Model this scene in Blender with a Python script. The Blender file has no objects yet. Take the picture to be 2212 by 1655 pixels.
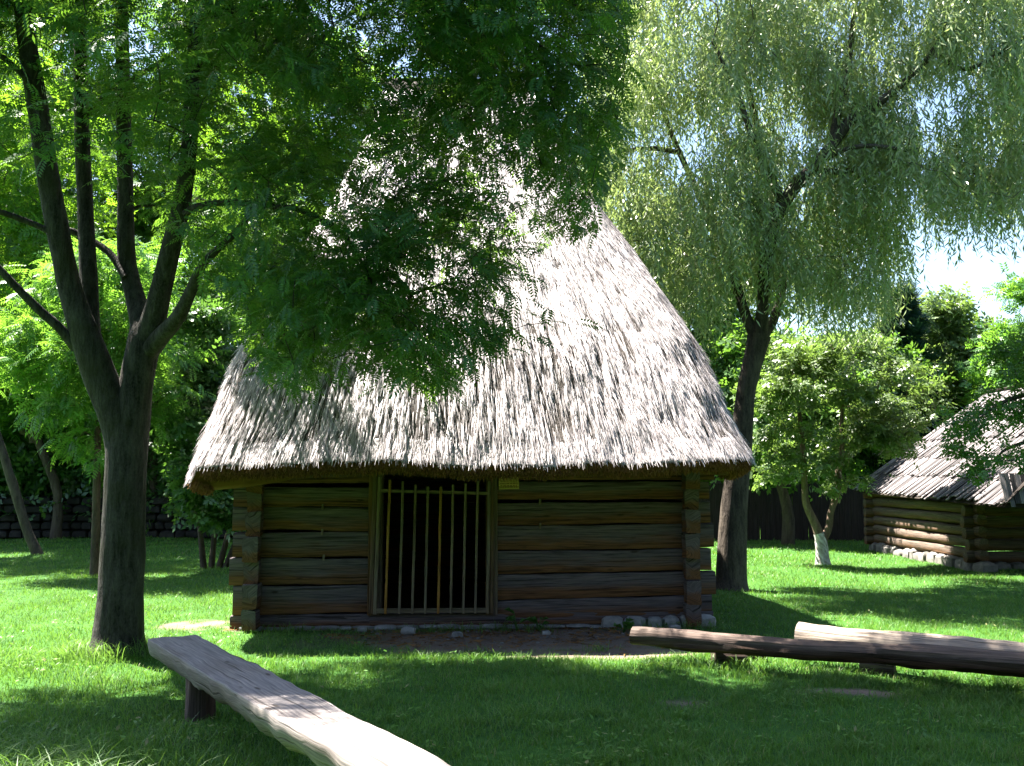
import bpy, math, random
import numpy as np
from mathutils import Vector, noise as mnoise

R = math.radians
S = bpy.context.scene
COL = S.collection
rng = np.random.default_rng(11)
random.seed(5)

# ------------------------------------------------------------------ camera, sky, sun, exposure
CAM = np.array([0.0, 0.0, 1.6]); LENS = 35.86; PITCH = R(5.265)
cd = bpy.data.cameras.new('camera'); cam = bpy.data.objects.new('camera', cd); COL.objects.link(cam)
cam.location = CAM; cam.rotation_euler = (math.pi/2 + PITCH, 0, 0)
cd.sensor_width = 36; cd.lens = LENS; cd.clip_end = 1500; cd.clip_start = 0.05
S.camera = cam
SUN_EL, SUN_AZ = R(61), R(35)            # azimuth: from due left turning away from the camera
sdir = Vector((-math.cos(SUN_AZ)*math.cos(SUN_EL), math.sin(SUN_AZ)*math.cos(SUN_EL), math.sin(SUN_EL)))
w = bpy.data.worlds.new('World'); S.world = w; w.use_nodes = True
nt = w.node_tree; bg = nt.nodes['Background']
sky = nt.nodes.new('ShaderNodeTexSky'); sky.sky_type = 'NISHITA'; sky.sun_disc = False
sky.sun_elevation = SUN_EL; sky.sun_rotation = math.atan2(sdir.x, sdir.y)
sky.air_density = 1.0; sky.dust_density = 1.0; sky.ozone_density = 1.0
nt.links.new(sky.outputs[0], bg.inputs[0]); bg.inputs[1].default_value = 0.05
sl = bpy.data.lights.new('sun', 'SUN'); sl.energy = 5.0; sl.angle = R(0.5); sl.color = (1.0, 0.95, 0.86)
so = bpy.data.objects.new('sun', sl); COL.objects.link(so)
so.rotation_euler = (-sdir).to_track_quat('-Z', 'Y').to_euler()
S.view_settings.view_transform = 'Standard'; S.view_settings.look = 'None'
S.view_settings.exposure = 2.95; S.view_settings.gamma = 1.0
S.render.engine = 'CYCLES'
cy = S.cycles
cy.max_bounces = 6; cy.diffuse_bounces = 3; cy.glossy_bounces = 2; cy.transmission_bounces = 4; cy.transparent_max_bounces = 4
cy.use_denoising = True; cy.sample_clamp_indirect = 6
cy.caustics_reflective = False; cy.caustics_refractive = False

# ------------------------------------------------------------------ helpers
def W(u, v, Y):
    """point at depth Y seen at (u, v) of a 2212-wide picture"""
    cx = (u-1106)/2212*36/LENS; cz = -(v-827.5)/2212*36/LENS
    dy = math.cos(PITCH) - cz*math.sin(PITCH); dz = math.sin(PITCH) + cz*math.cos(PITCH)
    k = Y/dy
    return np.array([cx*k, Y, CAM[2]+dz*k])
def G(u, v, z=0.0):
    cz = -(v-827.5)/2212*36/LENS
    dy = math.cos(PITCH) - cz*math.sin(PITCH); dz = math.sin(PITCH) + cz*math.cos(PITCH)
    return W(u, v, (z-CAM[2])/dz*dy)
def proj(P):
    P = np.atleast_2d(P); d = P-CAM
    y = d[:,1]*math.cos(PITCH)+d[:,2]*math.sin(PITCH); z = -d[:,1]*math.sin(PITCH)+d[:,2]*math.cos(PITCH)
    f = LENS/36*2212
    return 1106+d[:,0]/y*f, 827.5-z/y*f

def link(name, me, mat=None, parent=None):
    o = bpy.data.objects.new(name, me); COL.objects.link(o)
    if mat: me.materials.append(mat)
    if parent: o.parent = parent
    return o
def empty(name, loc=(0,0,0), rz=0):
    o = bpy.data.objects.new(name, None); COL.objects.link(o); o.location = loc; o.rotation_euler = (0,0,rz)
    o.empty_display_size = .2
    return o
def tag(o, label=None, cat=None, group=None, kind=None):
    for k, v in (('label',label),('category',cat),('group',group),('kind',kind)):
        if v: o[k] = v
    return o
def fastmesh(name, V, F, smooth=False, attrs=None):
    """V (n,3), F (m,k) numpy"""
    V = np.ascontiguousarray(V, np.float32); F = np.ascontiguousarray(F, np.int32)
    me = bpy.data.meshes.new(name); n, m, k = len(V), len(F), F.shape[1]
    me.vertices.add(n); me.vertices.foreach_set('co', V.ravel())
    me.loops.add(m*k); me.loops.foreach_set('vertex_index', F.ravel())
    me.polygons.add(m); me.polygons.foreach_set('loop_start', np.arange(0, m*k, k, dtype=np.int32))
    try: me.polygons.foreach_set('loop_total', np.full(m, k, np.int32))
    except Exception: pass
    if smooth: me.polygons.foreach_set('use_smooth', np.ones(m, bool))
    for an, av in (attrs or {}).items():
        av = np.ascontiguousarray(av, np.float32)
        if av.ndim == 1: me.attributes.new(an, 'FLOAT', 'POINT').data.foreach_set('value', av)
        else: me.attributes.new(an, 'FLOAT_VECTOR', 'POINT').data.foreach_set('vector', av.ravel())
    me.update(calc_edges=True); me.validate()
    return me
class MB:
    """collects shapes for ONE mesh"""
    def __init__(s): s.v=[]; s.f=[]; s.g=[]; s.n=0
    def add(s, V, F, g=None):
        V = np.asarray(V, float); s.v.append(V)
        s.g.append(np.zeros((len(V),3)) if g is None else np.asarray(g,float))
        s.f += [tuple(int(i)+s.n for i in f) for f in F]; s.n += len(V)
    def build(s, name, mat, parent=None, smooth=True):
        me = bpy.data.meshes.new(name); V = np.concatenate(s.v)
        me.from_pydata(V.tolist(), [], s.f)
        me.attributes.new('g','FLOAT_VECTOR','POINT').data.foreach_set('vector', np.concatenate(s.g).astype(np.float32).ravel())
        if smooth: me.polygons.foreach_set('use_smooth', np.ones(len(me.polygons), bool))
        me.update()
        if smooth: me.set_sharp_from_angle(angle=R(42))
        return link(name, me, mat, parent)
def unit(a): a = np.asarray(a,float); return a/np.maximum(np.linalg.norm(a,axis=-1,keepdims=True),1e-9)
def nz(p, s=1.0): return mnoise.noise(Vector((float(p[0])*s, float(p[1])*s, float(p[2])*s)))

def tube(P, rad, sides=6, cap=True, bump=0.0):
    # bump: swellings and ribs of the wood
    P = np.asarray(P,float); n=len(P); rad=np.asarray(rad,float)
    T = np.zeros_like(P); T[1:-1]=P[2:]-P[:-2]; T[0]=P[1]-P[0]; T[-1]=P[-1]-P[-2]; T=unit(T)
    a = np.array([1.0,0,0]) if abs(T[0][0])<.8 else np.array([0,1.0,0])
    V=[]; g=[]; L=0
    for i in range(n):
        a = unit(a - T[i]*np.dot(a,T[i])); b = np.cross(T[i],a)
        if i: L += np.linalg.norm(P[i]-P[i-1])
        for k in range(sides):
            t = 2*math.pi*k/sides; d = a*math.cos(t)+b*math.sin(t); r = rad[i]
            if bump: r *= 1+bump*(nz(P[i]+d*rad[i]*3, 1.7)+.5*nz(P[i]+d*rad[i]*3, 5.0))
            V.append(P[i]+d*r); g.append((L, t*rad[i], k/sides))
    F=[(i*sides+k, i*sides+(k+1)%sides, (i+1)*sides+(k+1)%sides, (i+1)*sides+k) for i in range(n-1) for k in range(sides)]
    if cap: F += [tuple(range(sides))[::-1], tuple(range((n-1)*sides, n*sides))]
    return V, F, g
def spline(P, sub=5):
    P=np.asarray(P,float); Q=np.vstack([2*P[0]-P[1],P,2*P[-1]-P[-2]]); out=[]
    for i in range(1,len(Q)-2):
        for j in range(sub):
            t=j/sub
            out.append(.5*((2*Q[i])+(-Q[i-1]+Q[i+1])*t+(2*Q[i-1]-5*Q[i]+4*Q[i+1]-Q[i+2])*t*t+(-Q[i-1]+3*Q[i]-3*Q[i+1]+Q[i+2])*t**3))
    out.append(P[-1]); return np.array(out)
def box(p0, p1):
    x0,y0,z0=p0; x1,y1,z1=p1
    V=[(x0,y0,z0),(x1,y0,z0),(x1,y1,z0),(x0,y1,z0),(x0,y0,z1),(x1,y0,z1),(x1,y1,z1),(x0,y1,z1)]
    F=[(0,3,2,1),(4,5,6,7),(0,1,5,4),(1,2,6,5),(2,3,7,6),(3,0,4,7)]
    return V,F
def plank(p0, p1, wid, th, up=(0,0,1), jit=0.0):
    """a straight bar from p0 to p1, wid along cross(up,dir), th along up, with wood grain coordinates"""
    p0=np.asarray(p0,float); p1=np.asarray(p1,float); d=unit(p1-p0); up=np.asarray(up,float); s=unit(np.cross(up,d)); u=np.cross(d,s)
    V=[];g=[]; L=np.linalg.norm(p1-p0); o=random.random()*40
    c=min(wid,th)*.16
    prof=[(-wid/2+c,-th/2),(wid/2-c,-th/2),(wid/2,-th/2+c),(wid/2,th/2-c),(wid/2-c,th/2),(-wid/2+c,th/2),(-wid/2,th/2-c),(-wid/2,-th/2+c)]
    for t in (0,.33,.66,1):
        q=p0+(p1-p0)*t+np.array([random.uniform(-jit,jit) for _ in range(3)])*(0 if t in (0,1) else 1)
        for (a,b) in prof: V.append(q+s*a+u*b); g.append((o+t*L, a+b*2, .5))
    F=[(i*8+k,i*8+(k+1)%8,(i+1)*8+(k+1)%8,(i+1)*8+k) for i in range(3) for k in range(8)]+[tuple(range(8))[::-1],tuple(range(24,32))]
    return V,F,g
def log(p0, p1, h0, h1, th, n=5.0, seed=0, up=(0,0,1), rough=.012, segs=26, prof=16, axis_jit=.01, endcut=0):
    """hewn log whose section is a rounded rectangle (th x h), centre line p0-p1"""
    p0=np.asarray(p0,float); p1=np.asarray(p1,float); d=unit(p1-p0); s=unit(np.cross(d,up)); u=np.cross(s,d); L=np.linalg.norm(p1-p0)
    V=[];g=[]; o=seed*7.31
    for i in range(segs+1):
        t=i/segs; q=p0+(p1-p0)*t; h=h0+(h1-h0)*t
        q=q+u*axis_jit*mnoise.noise(Vector((t*L*.9,o,0)))+s*axis_jit*mnoise.noise(Vector((t*L*.8,o,9)))
        for k in range(prof):
            if n>=5:
                qq,j_=divmod(k,prof//4); sx_,sz_=((1,-1),(1,1),(-1,1),(-1,-1))[qq]
                fx,fz=((.70,1.0),(.93,.985),(1.0,.90),(1.0,.5))[j_] if qq%2==0 else ((1.0,.5),(1.0,.90),(.93,.985),(.70,1.0))[j_]
                if qq in(0,): pass
                fx,fz=fx*sx_,fz*sz_; x=fx*th/2; z=fz*h/2; a=math.atan2(z,x); ca,sa=math.cos(a),math.sin(a)
            else:
                a=2*math.pi*(k+.5)/prof; ca,sa=math.cos(a),math.sin(a)
                m=(abs(ca)**n+abs(sa)**n)**(-1/n)
                x=ca*m*th/2; z=sa*m*h/2
            e=rough*(mnoise.noise(Vector((t*L*1.6,a*1.5,o)))+.5*mnoise.noise(Vector((t*L*6,a*3,o+5))))
            V.append(q+s*(x+e*ca)+u*(z+e*sa)); g.append((o+t*L, a*(th+h)/4, .5+z/h))
    F=[(i*prof+k,i*prof+(k+1)%prof,(i+1)*prof+(k+1)%prof,(i+1)*prof+k) for i in range(segs) for k in range(prof)]
    F+=[tuple(range(prof))[::-1], tuple(range(segs*prof,(segs+1)*prof))]
    return V,F,g
def stone(c, sx, sy, sz, seed):
    import itertools
    V=[];F=[];N=8;M=6
    for i in range(M+1):
        b=-math.pi/2+math.pi*i/M
        for k in range(N):
            a=2*math.pi*k/N
            d=np.array([math.cos(a)*math.cos(b),math.sin(a)*math.cos(b),math.sin(b)])
            m=(abs(d)**4).sum()**(-.25); r=m*(1+.22*nz(d*1.3+seed*3.7))
            V.append(np.asarray(c)+d*r*np.array([sx,sy,sz])/2)
    for i in range(M):
        for k in range(N): F.append((i*N+k,i*N+(k+1)%N,(i+1)*N+(k+1)%N,(i+1)*N+k))
    return V,F,np.tile([seed*1.7,0,.5],(len(V),1))

# ------------------------------------------------------------------ materials
def newmat(name):
    m=bpy.data.materials.new(name); m.use_nodes=True; t=m.node_tree; t.nodes.clear()
    out=t.nodes.new('ShaderNodeOutputMaterial'); return m,t,out
def N(t, typ, **kw):
    n=t.nodes.new(typ)
    for k,v in kw.items():
        if k.startswith('_'): setattr(n,k[1:],v)
        else: n.inputs[int(k[1:]) if k[0]=='i' and k[1:].isdigit() else k].default_value=v
    return n
def ramp(t, fac, stops):
    r=t.nodes.new('ShaderNodeValToRGB'); e=r.color_ramp.elements
    while len(e)<len(stops): e.new(.5)
    for x,(p,c) in zip(e,stops): x.position=p; x.color=(*c,1) if len(c)==3 else c
    t.links.new(fac,r.inputs[0]); return r.outputs[0]
def mixc(t, fac, a, b, typ='MIX'):
    n=t.nodes.new('ShaderNodeMix'); n.data_type='RGBA'; n.blend_type=typ
    for i,x in ((0,fac),(6,a),(7,b)):
        if hasattr(x,'links'): t.links.new(x,n.inputs[i])
        else: n.inputs[i].default_value = x if i==0 else ((*x,1) if len(x)==3 else x)
    return n.outputs[2]
def math_(t, op, a, b=None):
    n=t.nodes.new('ShaderNodeMath'); n.operation=op
    for i,x in enumerate((a,b)):
        if x is None: continue
        if hasattr(x,'links'): t.links.new(x,n.inputs[i])
        else: n.inputs[i].default_value=x
    return n.outputs[0]
def noise_(t, vec, scale, detail=3, rough=.55, sc=None):
    if sc is not None:
        m=t.nodes.new('ShaderNodeMapping'); m.inputs['Scale'].default_value=sc; t.links.new(vec,m.inputs[0]); vec=m.outputs[0]
    n=t.nodes.new('ShaderNodeTexNoise'); n.inputs['Scale'].default_value=scale; n.inputs['Detail'].default_value=detail; n.inputs['Roughness'].default_value=rough
    t.links.new(vec,n.inputs['Vector']); return n.outputs[0]
def attr(t,name):
    n=t.nodes.new('ShaderNodeAttribute'); n.attribute_name=name; return n

def leaf_mat(name, dark, light, trans, tfac=.45, rough=.42, spec=.5, nscale=1.2, dry=None, cw=.55):
    m,t,out=newmat(name)
    geo=t.nodes.new('ShaderNodeNewGeometry'); tc=t.nodes.new('ShaderNodeTexCoord')
    clump=noise_(t,tc.outputs['Object'],nscale,2)
    f=math_(t,'ADD',math_(t,'MULTIPLY',geo.outputs['Random Per Island'],.6),math_(t,'MULTIPLY',clump,cw))
    c=ramp(t,f,[(.2,dark),(.85,light)])
    if dry: c=mixc(t,ramp(t,geo.outputs['Random Per Island'],[(.90,(0,0,0)),(.93,(1,1,1))]),c,dry)
    p=N(t,'ShaderNodeBsdfPrincipled',Roughness=rough); p.inputs['Specular IOR Level'].default_value=spec
    t.links.new(c,p.inputs['Base Color'])
    tr=t.nodes.new('ShaderNodeBsdfTranslucent')
    tcol=mixc(t,math_(t,'MULTIPLY',f,.5),trans,tuple(min(1,x*1.5) for x in trans))
    t.links.new(tcol,tr.inputs[0])
    mx=t.nodes.new('ShaderNodeMixShader'); mx.inputs[0].default_value=tfac
    t.links.new(p.outputs[0],mx.inputs[1]); t.links.new(tr.outputs[0],mx.inputs[2]); t.links.new(mx.outputs[0],out.inputs[0])
    return m
def bark_mat(name, dark, light, scale=14, moss=None):
    m,t,out=newmat(name); tc=t.nodes.new('ShaderNodeTexCoord'); v=tc.outputs['Object']
    a=noise_(t,v,scale,5,.65,(1,1,.22)); b=noise_(t,v,2.2,3); fine=noise_(t,v,scale*4,3,.6,(1,1,.6))
    c=ramp(t,math_(t,'ADD',math_(t,'MULTIPLY',a,.7),math_(t,'MULTIPLY',fine,.3)),[(.36,dark),(.64,light)])
    if moss: c=mixc(t,ramp(t,b,[(.5,(0,0,0)),(.68,(.7,.7,.7))]),c,moss)
    p=N(t,'ShaderNodeBsdfPrincipled',Roughness=.9); p.inputs['Specular IOR Level'].default_value=.2
    t.links.new(c,p.inputs['Base Color'])
    bp=N(t,'ShaderNodeBump',Strength=1.0,Distance=.05); t.links.new(a,bp.inputs['Height']); t.links.new(bp.outputs[0],p.inputs['Normal'])
    t.links.new(p.outputs[0],out.inputs[0]); return m
def wood_mat(name, grey, brown, bias=.5, crack=.6, rough=.85, gz=1.0, spec=.2, bump=.8, lo=.28):
    """weathered timber: grain follows each piece (attribute g = along, across, height in piece)"""
    m,t,out=newmat(name); g=attr(t,'g').outputs['Vector']
    sx=t.nodes.new('ShaderNodeSeparateXYZ'); t.links.new(g,sx.inputs[0])
    grain=noise_(t,g,1,4,.6,(2.2,70,3)); grain2=noise_(t,g,1,3,.6,(5,190,3)); blot=noise_(t,g,1,3,.6,(1.3,5,2)); cr=noise_(t,g,1,2,.4,(.9,34,.2))
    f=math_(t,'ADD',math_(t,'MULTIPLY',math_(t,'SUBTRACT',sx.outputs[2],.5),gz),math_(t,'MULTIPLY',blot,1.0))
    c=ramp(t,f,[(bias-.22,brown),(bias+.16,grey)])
    gr=ramp(t,math_(t,'ADD',math_(t,'MULTIPLY',grain,.6),math_(t,'MULTIPLY',grain2,.4)),[(.36,(lo,lo,lo)),(.5,(.95,.95,.95)),(.64,(1.45,1.38,1.3))])
    c=mixc(t,1.0,c,gr,'MULTIPLY')
    ck=ramp(t,cr,[(.30,(1,1,1)),(.36,(0,0,0))])
    c=mixc(t,math_(t,'MULTIPLY',ck,crack),c,(.012,.009,.007))
    kn=t.nodes.new('ShaderNodeTexVoronoi'); mp=t.nodes.new('ShaderNodeMapping'); mp.inputs['Scale'].default_value=(2.2,7,1); t.links.new(g,mp.inputs[0]); t.links.new(mp.outputs[0],kn.inputs['Vector']); kn.inputs['Scale'].default_value=1.0
    c=mixc(t,ramp(t,kn.outputs['Distance'],[(.06,(.8,.8,.8)),(.12,(0,0,0))]),c,(.03,.018,.012))
    p=N(t,'ShaderNodeBsdfPrincipled',Roughness=rough); p.inputs['Specular IOR Level'].default_value=spec
    t.links.new(c,p.inputs['Base Color'])
    h=math_(t,'SUBTRACT',grain,math_(t,'MULTIPLY',ck,1.2))
    bp=N(t,'ShaderNodeBump',Strength=bump,Distance=.012); t.links.new(h,bp.inputs['Height']); t.links.new(bp.outputs[0],p.inputs['Normal'])
    t.links.new(p.outputs[0],out.inputs[0]); return m
def straw_mat(name, dark, light, trans=.25, rough=.5, spec=.5):
    m,t,out=newmat(name); geo=t.nodes.new('ShaderNodeNewGeometry'); tc=t.nodes.new('ShaderNodeTexCoord')
    pt=noise_(t,tc.outputs['Object'],1.6,4,.6)
    f=math_(t,'ADD',math_(t,'MULTIPLY',geo.outputs['Random Per Island'],.7),math_(t,'MULTIPLY',pt,.5))
    c=ramp(t,f,[(.25,dark),(.75,light)])
    p=N(t,'ShaderNodeBsdfPrincipled',Roughness=rough); p.inputs['Specular IOR Level'].default_value=spec; t.links.new(c,p.inputs['Base Color'])
    tr=t.nodes.new('ShaderNodeBsdfTranslucent'); t.links.new(c,tr.inputs[0])
    mx=t.nodes.new('ShaderNodeMixShader'); mx.inputs[0].default_value=trans
    t.links.new(p.outputs[0],mx.inputs[1]); t.links.new(tr.outputs[0],mx.inputs[2]); t.links.new(mx.outputs[0],out.inputs[0]); return m
def plain_mat(name, c1, c2, scale=8, rough=.9, bump=.4, detail=5, dist=.02):
    m,t,out=newmat(name); tc=t.nodes.new('ShaderNodeTexCoord'); g=attr(t,'g').outputs['Vector']
    ad=t.nodes.new('ShaderNodeVectorMath'); ad.operation='ADD'; t.links.new(tc.outputs['Object'],ad.inputs[0]); t.links.new(g,ad.inputs[1])
    a=noise_(t,ad.outputs[0],scale,detail,.62); c=ramp(t,a,[(.32,c1),(.68,c2)])
    p=N(t,'ShaderNodeBsdfPrincipled',Roughness=rough); p.inputs['Specular IOR Level'].default_value=.25; t.links.new(c,p.inputs['Base Color'])
    bp=N(t,'ShaderNodeBump',Strength=bump,Distance=dist); t.links.new(a,bp.inputs['Height']); t.links.new(bp.outputs[0],p.inputs['Normal'])
    t.links.new(p.outputs[0],out.inputs[0]); return m

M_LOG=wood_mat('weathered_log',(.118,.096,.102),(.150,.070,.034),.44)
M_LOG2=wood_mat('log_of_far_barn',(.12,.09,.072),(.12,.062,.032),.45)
M_POST=wood_mat('post_wood',(.13,.095,.07),(.15,.08,.035),.5,.3)
M_BAR=wood_mat('gate_wood',(.20,.165,.12),(.18,.13,.08),.5,.1,gz=0)
M_BARNEW=wood_mat('new_gate_wood',(.38,.20,.055),(.30,.145,.035),.5,.05,gz=0)
M_BENCH=wood_mat('bench_wood',(.23,.205,.20),(.13,.10,.085),.45,.7,.75,gz=.2,bump=.35,lo=.55)
M_BENCHSIDE=wood_mat('bench_log_wood',(.27,.22,.18),(.13,.075,.035),.45,.5,.8)
M_DARKLOG=wood_mat('dark_bench_log',(.105,.075,.062),(.06,.032,.02),.5,.5,.8)
M_SHINGLE=wood_mat('shingle_wood',(.22,.195,.20),(.06,.052,.053),.5,.4,.7,gz=.6)
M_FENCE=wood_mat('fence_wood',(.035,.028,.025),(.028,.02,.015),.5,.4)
M_SIGN=wood_mat('plaque_wood',(.60,.40,.16),(.50,.31,.10),.5,.05,gz=0)
M_INK=plain_mat('burnt_lettering',(.07,.035,.015),(.09,.05,.02))
M_STRAW=straw_mat('thatch_straw',(.20,.172,.172),(.66,.60,.605),.25,.42,.6)
M_STRAWBASE=plain_mat('thatch_bed',(.035,.028,.024),(.10,.082,.072),30,.95,.8)
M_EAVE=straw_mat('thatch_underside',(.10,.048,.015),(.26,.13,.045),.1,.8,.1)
M_STONE=plain_mat('stone',(.15,.145,.14),(.36,.345,.32),9)
M_BASESTONE=plain_mat('base_stone',(.09,.085,.08),(.22,.20,.18),9)
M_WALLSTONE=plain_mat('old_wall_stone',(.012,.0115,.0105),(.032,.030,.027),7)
M_BARK=bark_mat('rowan_bark',(.008,.0065,.0055),(.070,.062,.055),18,(.026,.026,.010))
M_BARKW=bark_mat('willow_bark',(.024,.019,.016),(.105,.085,.066),12)
M_BARKB=bark_mat('background_bark',(.03,.024,.018),(.10,.08,.06),12)
M_BARKL=bark_mat('light_bark',(.085,.055,.04),(.24,.17,.13),14)
M_LIME=plain_mat('lime_wash',(.22,.18,.155),(.80,.78,.77),11,.9,.8)
M_ROWAN=leaf_mat('rowan_leaf',(.018,.068,.024),(.046,.125,.036),(.13,.26,.02),.40,.45,.35)
M_WILLOW=leaf_mat('willow_leaf',(.14,.195,.09),(.36,.42,.225),(.32,.42,.12),.38,.38,.6)
M_BACKL=leaf_mat('sunlit_tree_leaf',(.03,.09,.015),(.06,.15,.02),(.16,.31,.018),.55,.45,.4)
M_ASH=leaf_mat('yellow_green_leaf',(.04,.13,.025),(.075,.18,.035),(.16,.33,.03),.5,.4,.4)
M_BUSH=leaf_mat('shrub_leaf',(.025,.075,.02),(.05,.12,.03),(.12,.26,.03),.35,.38,.6)
M_PLUM=leaf_mat('fruit_tree_leaf',(.05,.095,.032),(.135,.19,.07),(.17,.27,.045),.38,.4,.55)
M_MID=leaf_mat('mid_green_leaf',(.04,.10,.025),(.09,.18,.04),(.15,.30,.03),.4,.42,.5)
M_FIR=leaf_mat('dark_fir_needle',(.008,.035,.022),(.02,.06,.035),(.02,.06,.02),.15,.6,.2)
M_GRASS=leaf_mat('grass_blade',(.018,.080,.012),(.105,.235,.036),(.14,.28,.03),.34,.5,.3,2.0,dry=(.22,.21,.09),cw=.8)
M_TALL=leaf_mat('tall_grass_blade',(.05,.14,.02),(.12,.22,.05),(.16,.30,.04),.4,.5,.4,.9)
M_SHADE=leaf_mat('sky_block_leaf',(.014,.028,.012),(.03,.05,.022),(.02,.04,.01),.1,.6,.1)  # for the added unseen foliage; dark so it bounces little green light
M_WEED=leaf_mat('weed_leaf',(.03,.10,.02),(.06,.16,.03),(.1,.25,.03),.35)

# ------------------------------------------------------------------ ground
HX, HY, HYAW = -0.40, 11.03, R(3.0)        # front wall of the thatched barn: middle, yaw
ch, sh = math.cos(HYAW), math.sin(HYAW)
def hloc(x, y): return (x-HX)*ch+(y-HY)*sh, -(x-HX)*sh+(y-HY)*ch       # world -> barn
def gh(x, y):
    b = .030*np.sin(x*.9+1.3)*np.cos(y*.8+.4)+.016*np.sin(x*2.3+y*1.1)+.012*np.cos(x*3.7-y*2.9+1)
    near = np.clip(1-np.abs(np.hypot(x-HX,(y-HY-2)*1.0)-0)/5.0,0,1)
    return b*(1-.8*np.clip(near*3,0,1))
def vnoise(x, y, s, seed=0):
    """smooth value noise for arrays"""
    r=np.random.default_rng(seed).random((256,256)); X=np.asarray(x)*s+500.3; Y=np.asarray(y)*s+500.7
    i=np.floor(X).astype(int); j=np.floor(Y).astype(int); fx=X-i; fy=Y-j; fx=fx*fx*(3-2*fx); fy=fy*fy*(3-2*fy)
    q=lambda a,b: r[a%256,b%256]
    return (q(i,j)*(1-fx)+q(i+1,j)*fx)*(1-fy)+(q(i,j+1)*(1-fx)+q(i+1,j+1)*fx)*fy
def dirtmask(x, y):
    lx, ly = hloc(np.asarray(x,float), np.asarray(y,float))
    n = vnoise(x,y,1.6,1)*.6+vnoise(x,y,5,2)*.4-.5
    a = 1-np.hypot((lx-.25)/2.0,(ly+.80)/.95)+n*.55           # trodden earth before the gate
    a = np.maximum(a, 1-np.hypot((lx-1.2)/1.3,(ly+1.62)/.30)+n*.5)
    b = .85-np.hypot((lx+3.1)/.62,(ly-.25)/.75)+n*2.0           # bare sandy patch at the left corner
    c = 1-np.hypot((np.asarray(x)+3.2)/1.6,(np.asarray(y)-17.0)/.5)+n*.8
    d = 1-np.hypot((np.asarray(x)-1.2)/.28,(np.asarray(y)-7.45)/.16)+n*.7
    e = 1-np.hypot((np.asarray(x)-2.55)/.5,(np.asarray(y)-7.75)/.16)+n*.7
    f = np.where((ly>-.12)&(ly<5.0)&(np.abs(lx)<2.6),1.0,-1)
    return np.clip(np.maximum.reduce([a,b,c*.7,d*.4,e*.4,f])*3,0,1)
def axis(lo, hi, fine0, fine1, step):
    a=[fine0]; s=step
    while a[-1]>lo: s*=1.25; a.append(a[-1]-s)
    a=a[::-1]; m=list(np.arange(fine0+step,fine1,step)); b=[fine1]; s=step
    while b[-1]<hi: s*=1.25; b.append(b[-1]+s)
    return np.array(a+m+b)
xs=axis(-400,400,-9,9,.11); ys=axis(-60,900,3.5,20,.11)
X,Y=np.meshgrid(xs,ys); Z=gh(X,Y)
dm=dirtmask(X,Y)
V=np.stack([X,Y,Z],-1).reshape(-1,3); nx=len(xs); ii=np.arange(len(ys)-1)[:,None]*nx+np.arange(nx-1)[None,:]
F=np.stack([ii,ii+1,ii+nx+1,ii+nx],-1).reshape(-1,4)
m,t,out=newmat('soil_and_turf')
tc=t.nodes.new('ShaderNodeTexCoord'); v=tc.outputs['Object']
n1=noise_(t,v,1.3,4); n2=noise_(t,v,26,4,.65); n3=noise_(t,v,90,3,.6)
turf=ramp(t,math_(t,'ADD',math_(t,'MULTIPLY',n1,.5),math_(t,'MULTIPLY',n2,.5)),[(.3,(.018,.055,.010)),(.6,(.04,.115,.016)),(.75,(.075,.12,.03))])
earth=ramp(t,math_(t,'ADD',math_(t,'MULTIPLY',n1,.4),math_(t,'MULTIPLY',n3,.6)),[(.3,(.085,.058,.045)),(.7,(.26,.20,.16))])
c=mixc(t,attr(t,'dirt').outputs['Fac'],turf,earth)
p=N(t,'ShaderNodeBsdfPrincipled',Roughness=.95); p.inputs['Specular IOR Level'].default_value=.15; t.links.new(c,p.inputs['Base Color'])
bp=N(t,'ShaderNodeBump',Strength=.6,Distance=.03); t.links.new(n2,bp.inputs['Height']); t.links.new(bp.outputs[0],p.inputs['Normal']); t.links.new(p.outputs[0],out.inputs[0])
ground=link('ground', fastmesh('ground',V,F,True,{'dirt':dm.ravel()}), m); tag(ground, kind='structure')

# ------------------------------------------------------------------ lawn
def blades(x, y, h, wid, lean, segs=1, rs=None):
    """bent grass blades as strips ending in a point; numpy only"""
    rs=rs or rng; n=len(x); z=gh(x,y)-.004; a=rs.random(n)*2*math.pi; b=rs.random(n)*2*math.pi
    side=np.stack([np.cos(a),np.sin(a),np.zeros(n)],-1)*(wid/2)[:,None]; bend=np.stack([np.cos(b),np.sin(b),np.zeros(n)],-1)
    base=np.stack([x,y,z],-1); rows=[]
    for i in range(segs+1):
        t=i/segs; c=base+bend*((lean*h)*t**2)[:,None]+np.array([0,0,1.0])*(h*(t-.35*lean*t**3))[:,None]
        if i<segs: rows+= [c-side*(1-t*.55), c+side*(1-t*.55)]
        else: rows.append(c)
    k=2*segs+1; V=np.stack(rows,1).reshape(-1,3); off=np.arange(n)[:,None]*k
    tris=[]
    for i in range(segs-1): tris += [[2*i,2*i+1,2*i+3],[2*i,2*i+3,2*i+2]]
    tris.append([2*segs-2,2*segs-1,2*segs])
    F=(off[:,None,:]+np.array(tris)[None]).reshape(-1,3)
    return V,F
Vs=[];Fs=[];nv=0
def acc(V,F):
    global nv
    Vs.append(V);Fs.append(F+nv);nv+=len(V)
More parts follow.
